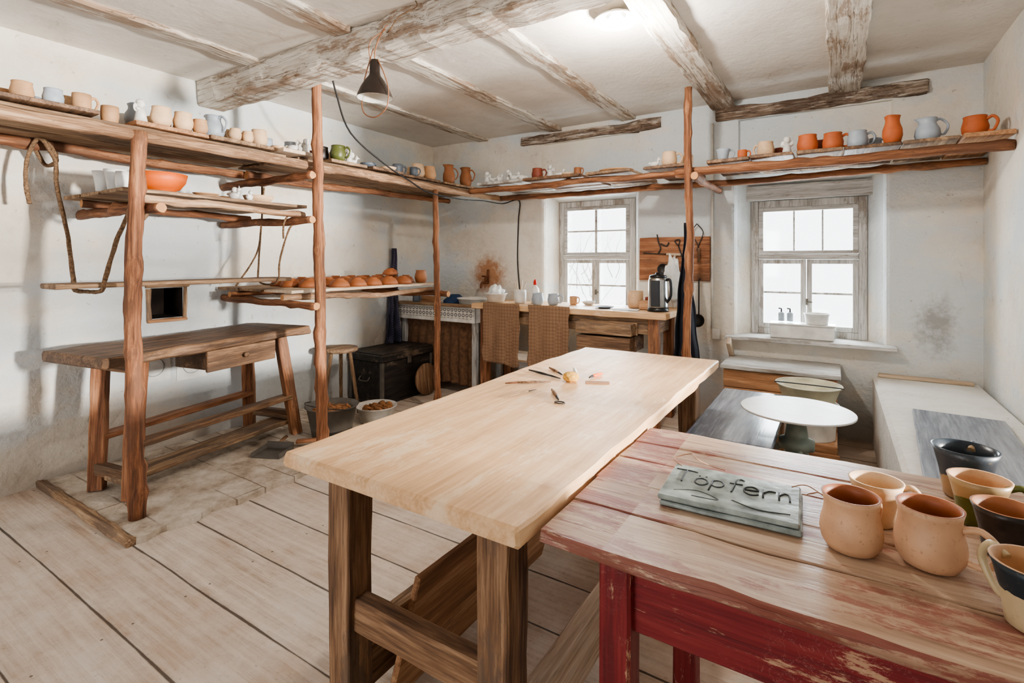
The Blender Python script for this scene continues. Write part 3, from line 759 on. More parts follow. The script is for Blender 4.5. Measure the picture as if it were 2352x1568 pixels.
for (x, y, m, s) in ((-3.02, 1.300, C_CREAM, 1.08), (-3.02, 1.408, C_CREAM, 1.04), (-3.02, 1.496, C_TAN, .84), (-3.14, 1.35, C_CREAM, 1.05), (-3.14, 1.46, C_TAN, 1.0), (-3.28, 1.38, C_CREAM, 1.1), (-3.42, 1.4, C_CREAM, 1.1)):
    uy(ZB, 'mug', m, x, y, 3.1+random.uniform(-.3, .3), s, 'cream unglazed clay mug on a ware board')
uy(ZB, 'jug', C_GREY, -3.08, 1.60, .3, 1.08, 'pale blue-grey glazed jug', 'jug', 'jug'); uy(ZB, 'jug', C_GREY, -3.24, 1.64, 1.3, 1.05, 'pale blue-grey glazed jug', 'jug', 'jug')
uy(ZB, 'mug', C_CREAM, -3.00, 1.685, 3.6, .72, 'cream clay mug with a ring handle'); uy(ZB, 'mug', C_CREAM, -3.12, 1.73, 3.6, .9, 'cream clay mug with a ring handle')
uy(ZB, 'mug', C_CREAM, -3.00, 1.760, 3.2, .70, 'cream clay mug with a ring handle')
uy(ZB, 'mug', C_CREAM, -3.03, 1.850, 2.9, 1.05, 'cream unglazed clay mug on a ware board'); uy(ZB, 'mug', C_TAN, -3.17, 1.86, 2.9, 1.05, 'tan unglazed clay mug on a ware board')
uy(ZB, 'cup', C_GREY, -3.40, 1.62, 2, 1.0, 'pale grey glazed cup'); uy(ZB, 'mug', C_CREAM, -3.3, 1.8, 1, 1.1, 'cream unglazed clay mug on a ware board')
uy(ZB, 'cup', C_GREY, -3.20, 2.00, 2, 1.15, 'pale grey glazed cup'); uy(ZB, 'mug', C_GREY, -3.16, 2.16, 3, 1.05, 'pale grey glazed mug')
figurine('bird', (-3.04, 2.09, ZB), .5, 1.35, G1); figurine('angel', (-3.02, 2.175, ZB), .5, 1.3, G1)
uy(ZB, 'flatbowl', C_CREAM, -3.06, 2.00, 0, .62, 'shallow cream clay dish', 'bowl', 'bowl')
uy(ZB, 'mug', C_BLACK, -3.14, 2.39, 2.6, 1.15, 'black glazed mug'); uy(ZB, 'mug', C_GREEN, -3.02, 2.44, .4, 1.2, 'green glazed mug')
uy(ZB, 'cup', C_RED, -3.27, 2.40, 3, 1.1, 'red-brown clay cup'); figurine('angel', (-3.04, 2.555, ZB), .8, 1.35, G1); figurine('bird', (-3.08, 2.62, ZB), .8, 1.2, G1)
uy(ZB, 'mug', C_TAN, -3.20, 2.56, 3, 1.1, 'tan unglazed clay mug on a ware board')
for x, y, m in ((-3.05, 2.75, C_DKGREY), (-3.17, 2.84, C_GREY), (-3.04, 2.95, C_CREAM), (-3.29, 2.75, C_GREY), (-3.30, 2.93, C_DKGREY)):
    uy(ZB, 'flatbowl', m, x, y, 0, .85, 'small shallow glazed bowl', 'bowl', 'bowl')
uy(ZB, 'cup', C_DKGREY, -3.12, 3.13, 1, 1.15, 'dark grey glazed cup'); uy(ZB, 'mug', C_GREY, -3.26, 3.18, 1, 1.1, 'grey glazed mug'); uy(ZB, 'cup', C_DKGREY, -3.02, 3.22, 1, .9, 'dark grey glazed cup')
uy(ZB, 'vase', C_CREAM, -3.08, 3.335, 0, 1.55, 'cream clay beaker', 'vase', 'vase'); uy(ZB, 'vase', C_TAN, -3.06, 3.465, 0, 1.5, 'tan clay beaker', 'vase', 'vase')
uy(ZB, 'vase', C_CREAM, -3.22, 3.42, 0, 1.5, 'cream clay beaker', 'vase', 'vase')
uy(ZB, 'tall', C_BROWN, -3.08, 3.76, 1.2, 1.05, 'tall brown clay jug', 'jug', 'jug'); uy(ZB, 'tall', C_BROWN, -3.05, 3.98, .1, 1.08, 'tall brown clay jug', 'jug', 'jug')
G2 = 'pottery on the middle rack shelf'
for x, y, s in ((-3.42, 1.19, 1.25), (-3.30, 1.20, 1.25), (-3.52, 1.30, 1.25)):
    uy(ZM, 'beaker', C_WHITE, x, y, 0, s, 'white porcelain beaker', 'beaker', 'beaker', G2)
uy(ZM, 'cup', C_WHITE, -3.16, 1.19, .4, 1.15, 'white porcelain cup', g=G2)
uy(ZM, 'bigbowl', C_ORANGE, -3.21, 1.375, 0, 1.08, 'large bright orange glazed bowl', 'bowl', 'bowl', G2)
uy(ZM, 'plate', C_TAN, -3.20, 1.62, 0, .8, 'tan clay plate under another plate', 'plate', 'plate', G2); uy(ZM+.019, 'plate', C_CREAM, -3.20, 1.62, 0, .7, 'cream clay plate stacked on another', 'plate', 'plate', G2)
figurine('bird', (-3.13, 1.75, ZM), .4, 1.3, G2); figurine('angel', (-3.20, 1.79, ZM), .4, 1.1, G2); figurine('bird', (-3.10, 1.83, ZM), 2.4, 1.2, G2)
uy(ZM, 'flatbowl', C_CREAM, -3.2, 1.95, 0, 1.25, 'cream clay bowl', 'bowl', 'bowl', G2); uy(ZM, 'flatbowl', C_TAN, -3.45, 1.83, 0, 1.2, 'tan clay bowl', 'bowl', 'bowl', G2)
G3 = 'overturned terracotta bowls drying on the lower shelf'
for i in range(7):
    for j in range(4):
        x = -3.04-.165*j+random.uniform(-.006, .006); y = 2.30+.163*i+random.uniform(-.005, .005)+.04*(j % 2)
        if (i, j) in ((6, 0), (0, 0)): continue
        s = .90+random.uniform(-.03, .03)
        uy(ZL+.07*s, 'bowl', C_BOWL, x, y, 0, s, 'brown terracotta bowl turned upside down', 'bowl', 'bowl', G3, flip=True)
uy(ZL, 'vase', C_BROWN, -3.04, 3.33, 0, 1.35, 'brown clay beaker', 'vase', 'vase', G3)
for x, y in ((-3.20, 3.12), (-3.37, 3.30)):
    uy(ZL+.063+.06, 'bowl', C_BOWL, x, y, 0, .75, 'brown terracotta bowl stacked on others', 'bowl', 'bowl', G3, flip=True)
G4 = 'pottery on the window-wall shelf'
def by(k, m, x, rz=0, sc=1., lab='', nm='mug', cat='mug', y=3.84, **kw):
    return pot(k, m, (x, y, ZR), rz, sc, lab, nm, cat, G4, **kw)
for i, x in enumerate((-2.67, -2.60, -2.53, -2.46, -2.385, -2.315)):
    figurine('bird' if i % 3 else 'angel', (x, 3.80+.03*(i % 2), ZR), i*.8, 1.3, G4)
by('mug', C_RED, -2.17, .3, 1.05, 'red-brown glazed mug'); figurine('angel', (-2.045, 3.84, ZR), 0, 1.4, G4); figurine('bird', (-1.96, 3.86, ZR), 0, 1.2, G4)
by('cup', C_BROWN, -1.79, 0, .8, 'small brown clay cup')
by('flatbowl', C_CREAM, -1.88, 0, .7, 'small cream clay bowl', 'bowl', 'bowl'); by('plate', C_TAN, -1.48, 0, 1.3, 'flat tan clay plate', 'plate', 'plate', 3.9)
figurine('bird', (-1.15, 3.82, ZR), 0, 1.2, G4); by('mug', C_CREAM, -1.045, .2, 1.2, 'cream clay mug', 'mug'); by('cup', C_CREAM, -.94, 1.8, 1.1, 'cream clay cup', y=3.95)
by('flare', C_GREY, -.67, .2, .9, 'pale grey glazed wide mug'); by('cup', C_TERRA, -.545, .2, .8, 'small terracotta cup')
by('mug', C_CREAM, -.40, 2.7, 1.15, 'cream clay mug'); by('cup', C_RED, -.325, .2, .9, 'red-brown clay cup', y=3.95); figurine('angel', (-.27, 3.80, ZR), 0, 1.4, G4)
by('mug', C_TERRA, -.155, 1.9, 1.3, 'bulbous terracotta mug'); by('mug', C_RED, -.085, .2, 1.2, 'red-brown clay mug', y=4.02); by('mug', C_TERRA, -.015, .1, 1.25, 'terracotta mug')
by('mug', C_GREY, .115, .2, 1.2, 'pale blue-grey glazed mug'); by('cup', C_GREY, .21, .2, .9, 'pale grey cup', y=3.95); by('tall', C_TERRA, .285, 1.2, .92, 'tall terracotta jug', 'jug', 'jug', 3.78)
by('jug', C_GREY, .455, .2, 1.12, 'pale blue-grey glazed jug', 'jug', 'jug'); by('mug', C_TERRA, .665, -.5, 1.3, 'wide terracotta mug', y=3.84); by('bowl', C_TERRA, .63, 0, .5, 'small terracotta bowl', 'bowl', 'bowl', 4.0)

# swing plank and ropes
sw = tag(timber('hanging_plank', (.2, 1.26, .024), (-3.25, 1.53, 1.17), 'board', (0, 0, 0), None, .006), 'long rough plank hung in ropes under the rack', 'plank')
def rope(pts, r, lab, n=8):
    me, c = tube_mesh('rope', smoothpts(pts, n), r, 8, False, r*.35)
    return tag(add('rope', me, M_ROPE, c), lab, 'rope')
rope([(-3.62, .93, 1.60), (-3.64, .92, 1.70), (-3.66, .93, 1.84), (-3.64, .97, 1.955), (-3.60, 1.02, 1.9), (-3.62, 1.04, 1.84), (-3.72, 1.02, 1.83), (-3.70, .97, 1.93), (-3.62, .98, 1.95), (-3.60, 1.03, 1.84), (-3.58, 1.03, 1.7), (-3.50, 1.05, 1.45), (-3.38, 1.04, 1.2), (-3.36, 1.04, 1.145), (-3.25, 1.06, 1.137), (-3.14, 1.08, 1.145), (-3.13, 1.09, 1.2), (-3.10, 1.13, 1.40), (-3.08, 1.17, 1.53), (-3.09, 1.20, 1.62), (-3.10, 1.27, 1.57), (-3.08, 1.23, 1.51), (-3.05, 1.18, 1.54)], .0105, 'thick frayed hemp rope slung under the hanging plank')
rope([(-3.05, 2.03, 1.44), (-3.03, 2.02, 1.54), (-3.02, 2.06, 1.60), (-3.01, 2.10, 1.55), (-3.02, 2.05, 1.5), (-3.12, 2.05, 1.3), (-3.15, 2.05, 1.155), (-3.35, 2.05, 1.15), (-3.36, 2.05, 1.3), (-3.34, 2.06, 1.6), (-3.33, 2.07, 1.80)], .006, 'thin rope holding the far end of the hanging plank')
rope([(-3.5, 2.16, 1.83), (-3.52, 2.17, 1.6), (-3.5, 2.12, 1.35), (-3.52, 1.98, 1.12)], .006, 'thin rope hanging from the rack')

# ------------------------------------------------------------------ old workbench at left
wb = empty('workbench', (-3.446, 1.695, SL), 'old dark-stained wooden workbench with a drawer', 'workbench', R(10))
z_ = -SL
timber('worktop', (.54, 1.38, .055), (0, 0, .783+z_), 'dark', parent=wb, jit=.014, ch=.008)
LG = {(-1, -1): ((-.15, -.47), (-.10, -.52)), (1, -1): ((.16, -.46), (.20, -.52)), (-1, 1): ((-.16, .50), (-.20, .56)), (1, 1): ((.16, .50), (.205, .61))}
for k_, (t0, b0) in LG.items():
    bar('leg', (t0[0], t0[1], .762+z_), (b0[0], b0[1], 0), .075, .07, 'legred', wb, .006)
bar('stretcher', (-.10, -.515, .12), (.19, -.515, .12), .05, .06, 'leg', wb, .004)
bar('stretcher', (-.19, .56, .14), (.19, .59, .14), .05, .06, 'leg', wb, .004)
for sy in (-.47, .51): bar('stretcher', (-.17, sy, .69), (.17, sy, .69), .05, .07, 'leg', wb, .004)
bar('stretcher', (.18, -.50, .28), (.18, .56, .28), .09, .03, 'leg', wb, .006)
bar('stretcher', (-.13, -.50, .28), (-.18, .54, .28), .09, .03, 'legred', wb, .006)
timber('foot_board', (.16, 1.15, .03), (.09, .03, .09), 'board', parent=wb, jit=.01)
multibox('drawer', [((.12, .10, .665), (.30, .46, .11)), ((.275, .10, .665), (.02, .50, .125))], W('dark', 1), parent=wb, bev=.004)
kn = add('knob', lathe_mesh('knob', [(0, 0), (.008, 0), (.008, .012), (.017, .02), (.015, .03), (0, .033)], 16), W('dark', 2), (.284, .10, .67), (0, R(90), 0), wb)
def dustpan():
    o = empty('hand_brush', (-3.02, 2.26, SL), 'wooden hand brush with dark bristles lying on the slab', 'brush', R(50))
    timber('handle', (.26, .035, .022), (0, 0, .034), 'legred', parent=o, jit=.004)
    multibox('bristles', [((.07, 0, .012), (.14, .04, .024))], M_DKMET, parent=o)
    p = empty('dustpan', (-3.12, 2.00, SL), 'black metal dustpan with a handle', 'dustpan', R(25))
    multibox('pan', [((0, 0, .004), (.19, .17, .004)), ((0, .085, .026), (.19, .004, .05)), ((-.095, 0, .018), (.004, .17, .032)), ((.095, 0, .018), (.004, .17, .032))], M_TRIM, parent=p, bev=0)
    tube('handle', [(0, .085, .045), (0, .12, .055), (0, .16, .06)], .011, W('leg', 1), p)
dustpan()
for y, z in ((1.62, .58), (1.86, .56)):
    o = tag(multibox('paper_sheet', [((0, 0, 0), (.004, .2, .2))], M_PAPER, (XL+.004, y, z), bev=0), 'white sheet with a drawn circle pinned to the wall', 'paper')
    tube('drawn_circle', [(.004, .06*math.cos(a*math.pi/12), .06*math.sin(a*math.pi/12)) for a in range(24)], .0012, M_INK, o, 4, True)
o = empty('stove_hole_frame', (XL+.006, 1.70, .90), 'weathered timber frame around the stove hole', 'frame')
timber('frame_post', (.022, .028, .22), (0, -.112, .10), 'board', parent=o, jit=.016); timber('frame_post', (.022, .022, .23), (0, .112, .10), 'board', parent=o, jit=.016)
timber('frame_head', (.04, .27, .026), (0, 0, .228), 'board', parent=o, jit=.014); timber('frame_foot', (.04, .24, .022), (0, 0, -.01), 'orange', parent=o, jit=.014)

# ------------------------------------------------------------------ stool, chest, buckets
o = empty('stool', (-3.58, 2.92, 0), 'small round grey wooden three-legged stool', 'stool')
add('seat', lathe_mesh('seat', [(0, .52), (.13, .52), (.143, .528), (.145, .545), (.138, .556), (0, .558)], 36), W('board', 1), parent=o)
for a in (20, 140, 260):
    c, s = math.cos(R(a)), math.sin(R(a))
    tube('leg', [(c*.085, s*.085, .525), (c*.17, s*.17, 0)], [.017, .014], W('board', 2), o, 10)
o = empty('chest', (-3.62, 3.56, 0), 'black painted wooden trunk with worn edges', 'chest')
multibox('body', [((0, 0, .2), (.42, .66, .36)), ((0, 0, .012), (.44, .68, .024))], W('black', 1), parent=o, bev=.006)
multibox('lid', [((0, 0, .415), (.45, .69, .07)), ((0, 0, .456), (.43, .67, .012))], W('black', 1), parent=o, bev=.01)
for sx in (-1, 1):
    for sy in (-1, 1): timber('corner_trim', (.03, .03, .36), (sx*.200, sy*.320, .2), M_TRIM, parent=o, ch=.002)
multibox('lock', [((.228, 0, .37), (.01, .05, .07))], M_TRIM, parent=o)
tube('handle', smoothpts([(.06, -.335, .24), (.05, -.36, .21), (-.05, -.36, .21), (-.06, -.335, .24)]), .006, M_TRIM, o)
def bucket(name, loc, r, h, mat, lab, fill=None, taper=.75, handle=True, cat='bucket'):
    o = empty(name, loc, lab, cat)
    pr, sp = hollow([(r*taper, 0), (r*taper, .004), (r*.97, h-.01), (r*1.04, h-.006), (r*1.04, h)], .004)
    me = lathe_mesh('body', pr, 40); add('body', me, mat, parent=o)
    if handle:
        tube('handle', [(r*1.06*math.cos(t), r*1.06*math.sin(t)*.95, h-.01-.04*math.sin(t)) for t in [math.pi+i*math.pi/16 for i in range(17)]], .0035, M_DKMET, o)
    if fill:
        rr = r*.9
        bm2 = bmesh.new()
        for i in range(46):
            q = bmesh.ops.create_icosphere(bm2, subdivisions=2, radius=random.uniform(.02, .04))
            a, d = random.uniform(0, 6.28), rr*.75*math.sqrt(random.random())
            bmesh.ops.scale(bm2, vec=(1.3, .9, random.uniform(.3, .6)), verts=q['verts'])
            bmesh.ops.rotate(bm2, matrix=Matrix.Rotation(random.uniform(-1, 1), 3, 'X') @ Matrix.Rotation(random.uniform(0, 3), 3, 'Z'), verts=q['verts'])
            bmesh.ops.translate(bm2, vec=(d*math.cos(a), d*math.sin(a), h*.82), verts=q['verts'])
        me2 = bpy.data.meshes.new('clay_scraps'); bm2.to_mesh(me2); bm2.free()
        sc = add('clay_scraps', me2, fill, loc); tag(sc, 'heap of broken clay scraps in a vessel', 'clay'); sc['kind'] = 'stuff'
    return o
bucket('bucket', (-3.10, 2.45, SL), .18, .22, M_TRIM, 'dark enamel bucket full of clay scraps', M_SCRAP)
bucket('basin', (-3.06, 2.84, SL), .155, .13, M_LWHITE, 'white enamel basin full of clay scraps', M_SCRAP, .6, False, 'basin')
o = tag(add('wooden_disc', lathe_mesh('wooden_disc', [(0, 0), (.15, 0), (.15, .02), (0, .02)], 36), W('leg', 0), (-3.352, 3.74, .152), (0, R(84), 0)), 'round wooden throwing bat leaning by the chest', 'disc')

# ------------------------------------------------------------------ washstand in corner
o = empty('washstand', (-3.368, 4.15, 0), 'low white sink cabinet with ornament border and brown curtain', 'sink')
for sx in (-.455, .455):
    for sy in (-.2, .22): timber('leg', (.05, .05, .70), (sx, sy, .35), 'grey', parent=o)
pr = [((0, -.25, .775), (.98, .03, .15)), ((0, .26, .775), (.98, .03, .15)), ((-.475, 0, .775), (.03, .5, .15)), ((.475, 0, .775), (.03, .5, .15)), ((0, 0, .71), (.96, .5, .02))]
multibox('basin', pr, M_LWHITE, parent=o)
multibox('border', [((0, -.268, .785), (.97, .004, .09))], M_TILE, parent=o, bev=0)
cloth('curtain', .86, .62, M_CURT, (0, -.19, .70), 0, 8, .018, o)
timber('ledge', (.99, .10, .025), (0, -.25, .862), 'board', parent=o, jit=.004)
tp = empty('tap', (-3.10, YB, 1.06), 'old brass wall tap above the sink', 'tap')
tube('spout', smoothpts([(0, 0, .0), (0, -.06, 0), (0, -.12, .0), (0, -.14, -.05)]), .012, M_RUST, tp)
tube('valve', [(0, -.06, 0), (0, -.06, .07)], .009, M_RUST, tp); tube('valve_handle', [(-.04, -.06, .07), (.04, -.06, .07)], .008, M_RUST, tp)
tube('pipe', [(.0, -.01, 0), (0, -.01, .1), (.0, -.008, .14)], .012, M_RUST, tp)
bucket('basin', (-3.06, 4.13, .7215), .165, .20, M_LWHITE, 'white enamel basin standing in the sink', None, .7, False, 'basin')
tag(add('folded_cloth', lathe_mesh('folded_cloth', [(0, 0), (.12, 0), (.13, .03), (.12, .16), (.05, .22), (0, .22)], 20), plain('blue_cloth', S(52,74,110), .9), (-3.36, 4.2, .722)), 'bundled blue cloth lying in the sink', 'cloth')
tag(timber('wooden_board', (.3, .03, .2), (-3.62, 4.02, .83), 'orange', (R(-20), 0, 0)), 'orange-brown wooden board standing in the sink', 'board')
pot('cup', C_DKGREY, (-3.62, 3.90, .8755), 0, 1.0, 'dark grey cup on the sink ledge', 'mug', 'mug')

# ------------------------------------------------------------------ counter in front of window
cn = empty('work_counter', (-1.965, 4.10, 0), 'wooden counter table with drawers below the window', 'table')
timber('top', (1.80, .56, .05), (0, 0, .875), 'pine', parent=cn, jit=.006, ch=.005)
for sx in (-1, 1):
    for sy in (-1, 1):
        timber('leg', (.075, .075, .85), (sx*.79, sy*.2, .425), 'legred', parent=cn, jit=.005)
timber('apron', (1.5, .025, .12), (0, -.21, .785), 'board', parent=cn, jit=.004)
timber('apron', (.025, .4, .12), (.79, 0, .785), 'board', parent=cn, jit=.004)
multibox('drawer', [((.43, -.19, .765), (.46, .34, .09)), ((.43, -.235, .765), (.48, .02, .10))], W('board', 0), parent=cn, bev=.004)
multibox('drawer', [((.43, -.19, .645), (.44, .34, .12)), ((.43, -.235, .645), (.46, .02, .13))], W('dark', 0), parent=cn, bev=.004)
for zz in (.765, .645): tube('handle', smoothpts([(.39, -.245, zz+.005), (.40, -.27, zz), (.46, -.27, zz), (.47, -.245, zz+.005)]), .005, M_DKMET, cn)
timber('shelf', (1.5, .4, .02), (-.0, 0, .40), 'pale', parent=cn, jit=.004)
YFc = 3.82
for x, w in ((-2.52, .38), (-2.04, .38)):
    t_ = cloth('towel', w, .54, M_TOWEL, (x, YFc-.022, .916), 0, 2.0, .010, ph=x)
    tag(t_, 'brown checked cotton towel hanging over the counter edge', 'towel', 'towels on the counter')
ZK = .9025
bucket('basin', (-2.72, 4.02, ZK), .105, .085, M_LWHITE, 'white enamel bowl holding a cloth', None, .55, False, 'basin')
def crumple(name, r, loc, mat, lab, cat, sc=(1, 1, 1), amp=.35):
    bm = bmesh.new(); bmesh.ops.create_icosphere(bm, subdivisions=4, radius=r)
    for v in bm.verts:
        n_ = noise.noise(v.co*(2.2/r)+Vector((r*90, 3, 1)))
        v.co *= 1+amp*n_; v.co.x *= sc[0]; v.co.y *= sc[1]; v.co.z *= sc[2]
    mz = min(v.co.z for v in bm.verts)
    for v in bm.verts: v.co.z -= mz
    me = bpy.data.meshes.new(name); bm.to_mesh(me); bm.free()
    for p in me.polygons: p.use_smooth = True
    return tag(add(name, me, mat, loc), lab, cat)
crumple('rag', .07, (-2.72, 4.02, ZK+.012), M_PAPER, 'crumpled white rag in an enamel bowl', 'rag', (1, 1, 1), .4)
o = pot('cup', C_WHITE, (-2.47, 4.05, ZK), 0, 1.5, 'white ceramic cup full of brushes', 'brush_pot', 'cup', handle=False)
for i in range(7):
    a = i*.9; dx, dy = .035*math.cos(a), .035*math.sin(a)
    b = tube('paintbrush', [(-2.47+dx*.3, 4.05+dy*.3, ZK+.008), (-2.47+dx*1.6, 4.05+dy*1.6, ZK+.18+.018*(i % 3))], .005, W('pale', 2)); tag(b, 'thin paintbrush standing in a cup', 'brush', 'brushes in the cup')
o = empty('bottle', (-2.34, 4.10, ZK), 'white plastic bottle with a red cap', 'bottle')
add('body', lathe_mesh('body', [(0, 0), (.034, 0), (.038, .01), (.038, .13), (.022, .155), (.013, .16), (.013, .17), (0, .17)], 24), M_LWHITE, parent=o)
add('cap', lathe_mesh('cap', [(0, .17), (.016, .17), (.015, .20), (.006, .22), (0, .22)], 20), plain('red_plastic', S(200,40,30), .4), parent=o)
pot('mug', C_GREY, (-2.25, 3.99, ZK), 2.6, 1.15, 'pale grey-blue mug on the counter', 'mug', 'mug'); pot('mug', C_GREY, (-2.11, 4.02, ZK), .2, 1.1, 'pale grey-blue mug on the counter', 'mug', 'mug')
pot('plate', C_DKGREY, (-1.62, 4.0, ZK), 0, .8, 'dark grey glazed plate on the counter', 'plate', 'plate')
pot('cup', C_CREAM, (-1.42, 4.18, ZK), 0, 1.7, 'cream clay jar on the counter', 'jar', 'jar', handle=False)
pot('flatbowl', C_WHITE, (-1.85, 4.2, ZK), 0, .8, 'small white dish on the counter', 'bowl', 'bowl')
pot('cup', C_TAN, (-1.98, 4.16, ZK), 0, .9, 'small tan cup on the counter', 'mug', 'mug')
tag(multibox('paper_sheet', [((0, 0, 0), (.2, .14, .002))], M_PAPER, (-1.42, 3.96, ZK+.001), bev=0, rot=(0, 0, .2)), 'white paper lying on the counter', 'paper')
tag(multibox('wooden_box', [((0, 0, .035), (.08, .08, .07))], W('orange', 0), (-1.30, 4.07, ZK), bev=.004), 'small wooden block box beside a kettle', 'box')
pot('cup', C_RED, (-1.30, 4.2, ZK), 0, 1.1, 'red-brown cup by the kettle', 'mug', 'mug')
o = empty('kettle', (-1.17, 3.98, ZK), 'steel and black electric water boiler', 'kettle')
add('body', lathe_mesh('body', [(0, .02), (.074, .02), (.076, .04), (.072, .24), (.066, .265), (0, .27)], 36), M_METAL, parent=o)
add('base', lathe_mesh('base', [(0, 0), (.08, 0), (.082, .01), (.078, .03), (0, .03)], 36), M_BLKPL, parent=o)
add('lid', lathe_mesh('lid', [(.0, .262), (.068, .262), (.064, .278), (.02, .288), (.018, .30), (0, .302)], 30), M_BLKPL, parent=o)
tube('handle', smoothpts([(.06, -.01, .24), (.10, -.02, .24), (.105, -.02, .13), (.07, -.01, .07)]), .011, M_BLKPL, o)
multibox('panel', [((-.0, -.072, .14), (.07, .014, .2))], M_BLKPL, parent=o)
crumple('paper_bag', .09, (-1.13, 4.24, ZK), M_PAPER, 'crumpled white bag standing against the wall', 'bag', (.7, .6, 2.1), .35)

# tool board with tools
tb = tag(timber('tool_board', (.59, .03, .37), (-1.165, YB-.016, 1.31), 'legred', jit=.008), 'brown plank board carrying hanging tools', 'board')
yt = YB-.045
def tool(name, lab, cat, parts):
    x = parts[0][1][0]
    o = empty(name, x, lab, cat)
    for (pn, pts, r, m) in parts:
        pts = [(p[0]-x[0], p[1]-x[1], p[2]-x[2]) for p in pts]
        tube(pn, smoothpts(pts, 4), r, m, o, 6)
tool('hook', 'forked iron hook on the tool board', 'hook', [('shaft', [(-1.30, yt, 1.52), (-1.29, yt, 1.46), (-1.27, yt, 1.40), (-1.29, yt, 1.36)], .006, M_DKMET), ('prong', [(-1.27, yt, 1.44), (-1.22, yt, 1.42), (-1.20, yt, 1.45)], .006, M_DKMET)])
tool('trimming_saw', 'long thin tool with a wooden handle on the board', 'tool', [('blade', [(-1.42, yt, 1.36), (-1.22, yt, 1.35)], .005, M_DKMET), ('handle', [(-1.22, yt, 1.35), (-1.1, yt, 1.345)], .012, W('pale', 0))])
tool('scissors', 'old iron scissors hanging on the board', 'scissors', [('blade', [(-1.12, yt, 1.42), (-1.08, yt, 1.30)], .006, M_DKMET), ('handle', [(-1.12, yt, 1.42), (-1.15, yt, 1.46), (-1.11, yt, 1.47), (-1.12, yt, 1.42)], .005, M_DKMET)])
tool('calipers', 'iron calipers hanging beside the board', 'calipers', [('leg', [(-.97, yt, 1.60), (-1.01, yt, 1.53), (-.97, yt, 1.44), (-.95, yt, 1.38)], .004, M_DKMET), ('leg', [(-.97, yt, 1.60), (-.92, yt, 1.53), (-.95, yt, 1.44), (-.97, yt, 1.38)], .004, M_DKMET), ('handle', [(-.955, yt, 1.40), (-.955, yt, 1.28)], .011, W('leg', 2))])
o = empty('dipper', (-1.24, yt, 1.22), 'round black iron dipper on the tool board', 'dipper')
add('bowl', lathe_mesh('bowl', [(0, 0), (.03, .004), (.045, .02), (.05, .035), (.046, .035), (.04, .02), (0, .008)], 24), M_DKMET, (0, -.0, 0), (R(90), 0, 0), o)
tube('handle', [(.03, -.01, .03), (.10, -.01, .12)], .008, W('pale', 2), o)
o = empty('ladle', (-.955, YB-.03, .85), 'dark iron ladle hanging on the wall', 'ladle')
add('bowl', lathe_mesh('bowl', [(0, 0), (.03, .005), (.05, .025), (.055, .045), (.05, .045), (.04, .02), (0, .01)], 24), M_DKMET, (0, -.02, -.06), (R(70), 0, 0), o)
tube('handle', [(0, -.015, -.02), (0, -.01, .28), (.01, -.01, .30)], .006, M_DKMET, o)
ap = tag(cloth('work_apron', .20, 1.08, M_NAVYCL, (-.955, 3.97, 1.58), R(8), 2.5, .035, top=.12, bot=.95, skew=0), 'dark navy work apron hanging by the counter', 'apron')
tube('strap', smoothpts([(0, 0, -.02), (.02, -.1, .03), (.06, -.24, .04)]), .004, M_NAVYCL, ap)
bt = tag(cloth('towel', .22, .98, M_BLUECLOTH, (XL+.05, 3.78, 1.42), R(90), 2.2, .028, top=.25, bot=1.0), 'dark blue checked towel hanging on the wall', 'towel')
tag(tube('conduit', [(-.855, YB-.012, 2.42), (-.857, YB-.012, 1.6), (-.855, YB-.012, .74)], .011, M_LWHITE), 'thin white conduit pipe on the wall', 'pipe')
tag(multibox('junction_box', [((0, 0, 0), (.06, .035, .09))], M_LWHITE, (-.825, YB-.018, .70), bev=.004), 'white electrical junction box on the wall', 'socket')
cb = [(-2.80, 2.20, 2.57), (-2.83, 2.27, 2.42), (-2.90, 2.45, 2.2), (-2.87, 2.75, 2.02), (-2.86, 3.0, 1.93), (-2.84, 3.2, 1.86), (-2.82, 3.6, 1.84), (-2.82, 3.95, 1.86), (-2.80, 4.25, 1.86), (-2.70, 4.40, 1.90), (-2.72, 4.425, 1.7), (-2.73, 4.425, 1.3), (-2.70, 4.425, .95)]
tag(tube('cable', smoothpts(cb, 6), .006, M_CABLE, None, 6), 'black electric cable looped along the rack', 'cable')

# ------------------------------------------------------------------ pendant lamp on beam
o = empty('pendant_lamp', (-1.95, 1.80, 2.11), 'dark brown enamel cone lamp hung from the beam by wire', 'lamp')
pr = [(.088, 0), (.086, .014), (.070, .052), (.050, .085), (.030, .11), (.026, .125), (.026, .175), (.02, .19), (0, .194)]
add('lamp_shade', lathe_mesh('lamp_shade', pr, 36), M_ENAMEL, parent=o)
add('shade_lining', lathe_mesh('shade_lining', [(.087, .0005), (.083, .010), (.066, .050), (.046, .080), (.02, .095), (0, .096)], 36), M_LWHITE, parent=o)
add('bulb', lathe_mesh('bulb', [(0, .02), (.018, .026), (.024, .045), (.016, .07), (.01, .09), (0, .09)], 20), M_LWHITE, parent=o)
tube('wire_cage', smoothpts([(.02, 0, .19), (.07, 0, .10), (.095, 0, .02), (.08, 0, -.06), (0, 0, -.095), (-.08, 0, -.06), (-.095, 0, .02), (-.07, 0, .12), (-.01, 0, .25)]), .0032, M_WIRE, o, 6)
tube('cord', smoothpts([(0, 0, .18), (.005, .0, .25), (-.01, .06, .36), (.0, .085, .40)]), .0035, M_WIRE, o, 6)
tube('cord', smoothpts([(0, .08, .36), (.06, .04, .34), (.12, .05, .40), (.2, .085, .44), (.19, .08, .48)]), .003, M_ROPE, o, 6)
tube('cord', smoothpts([(0, .07, .37), (-.04, .0, .28), (-.09, .06, .17), (-.2, .1, .12)]), .003, M_WIRE, o, 6)
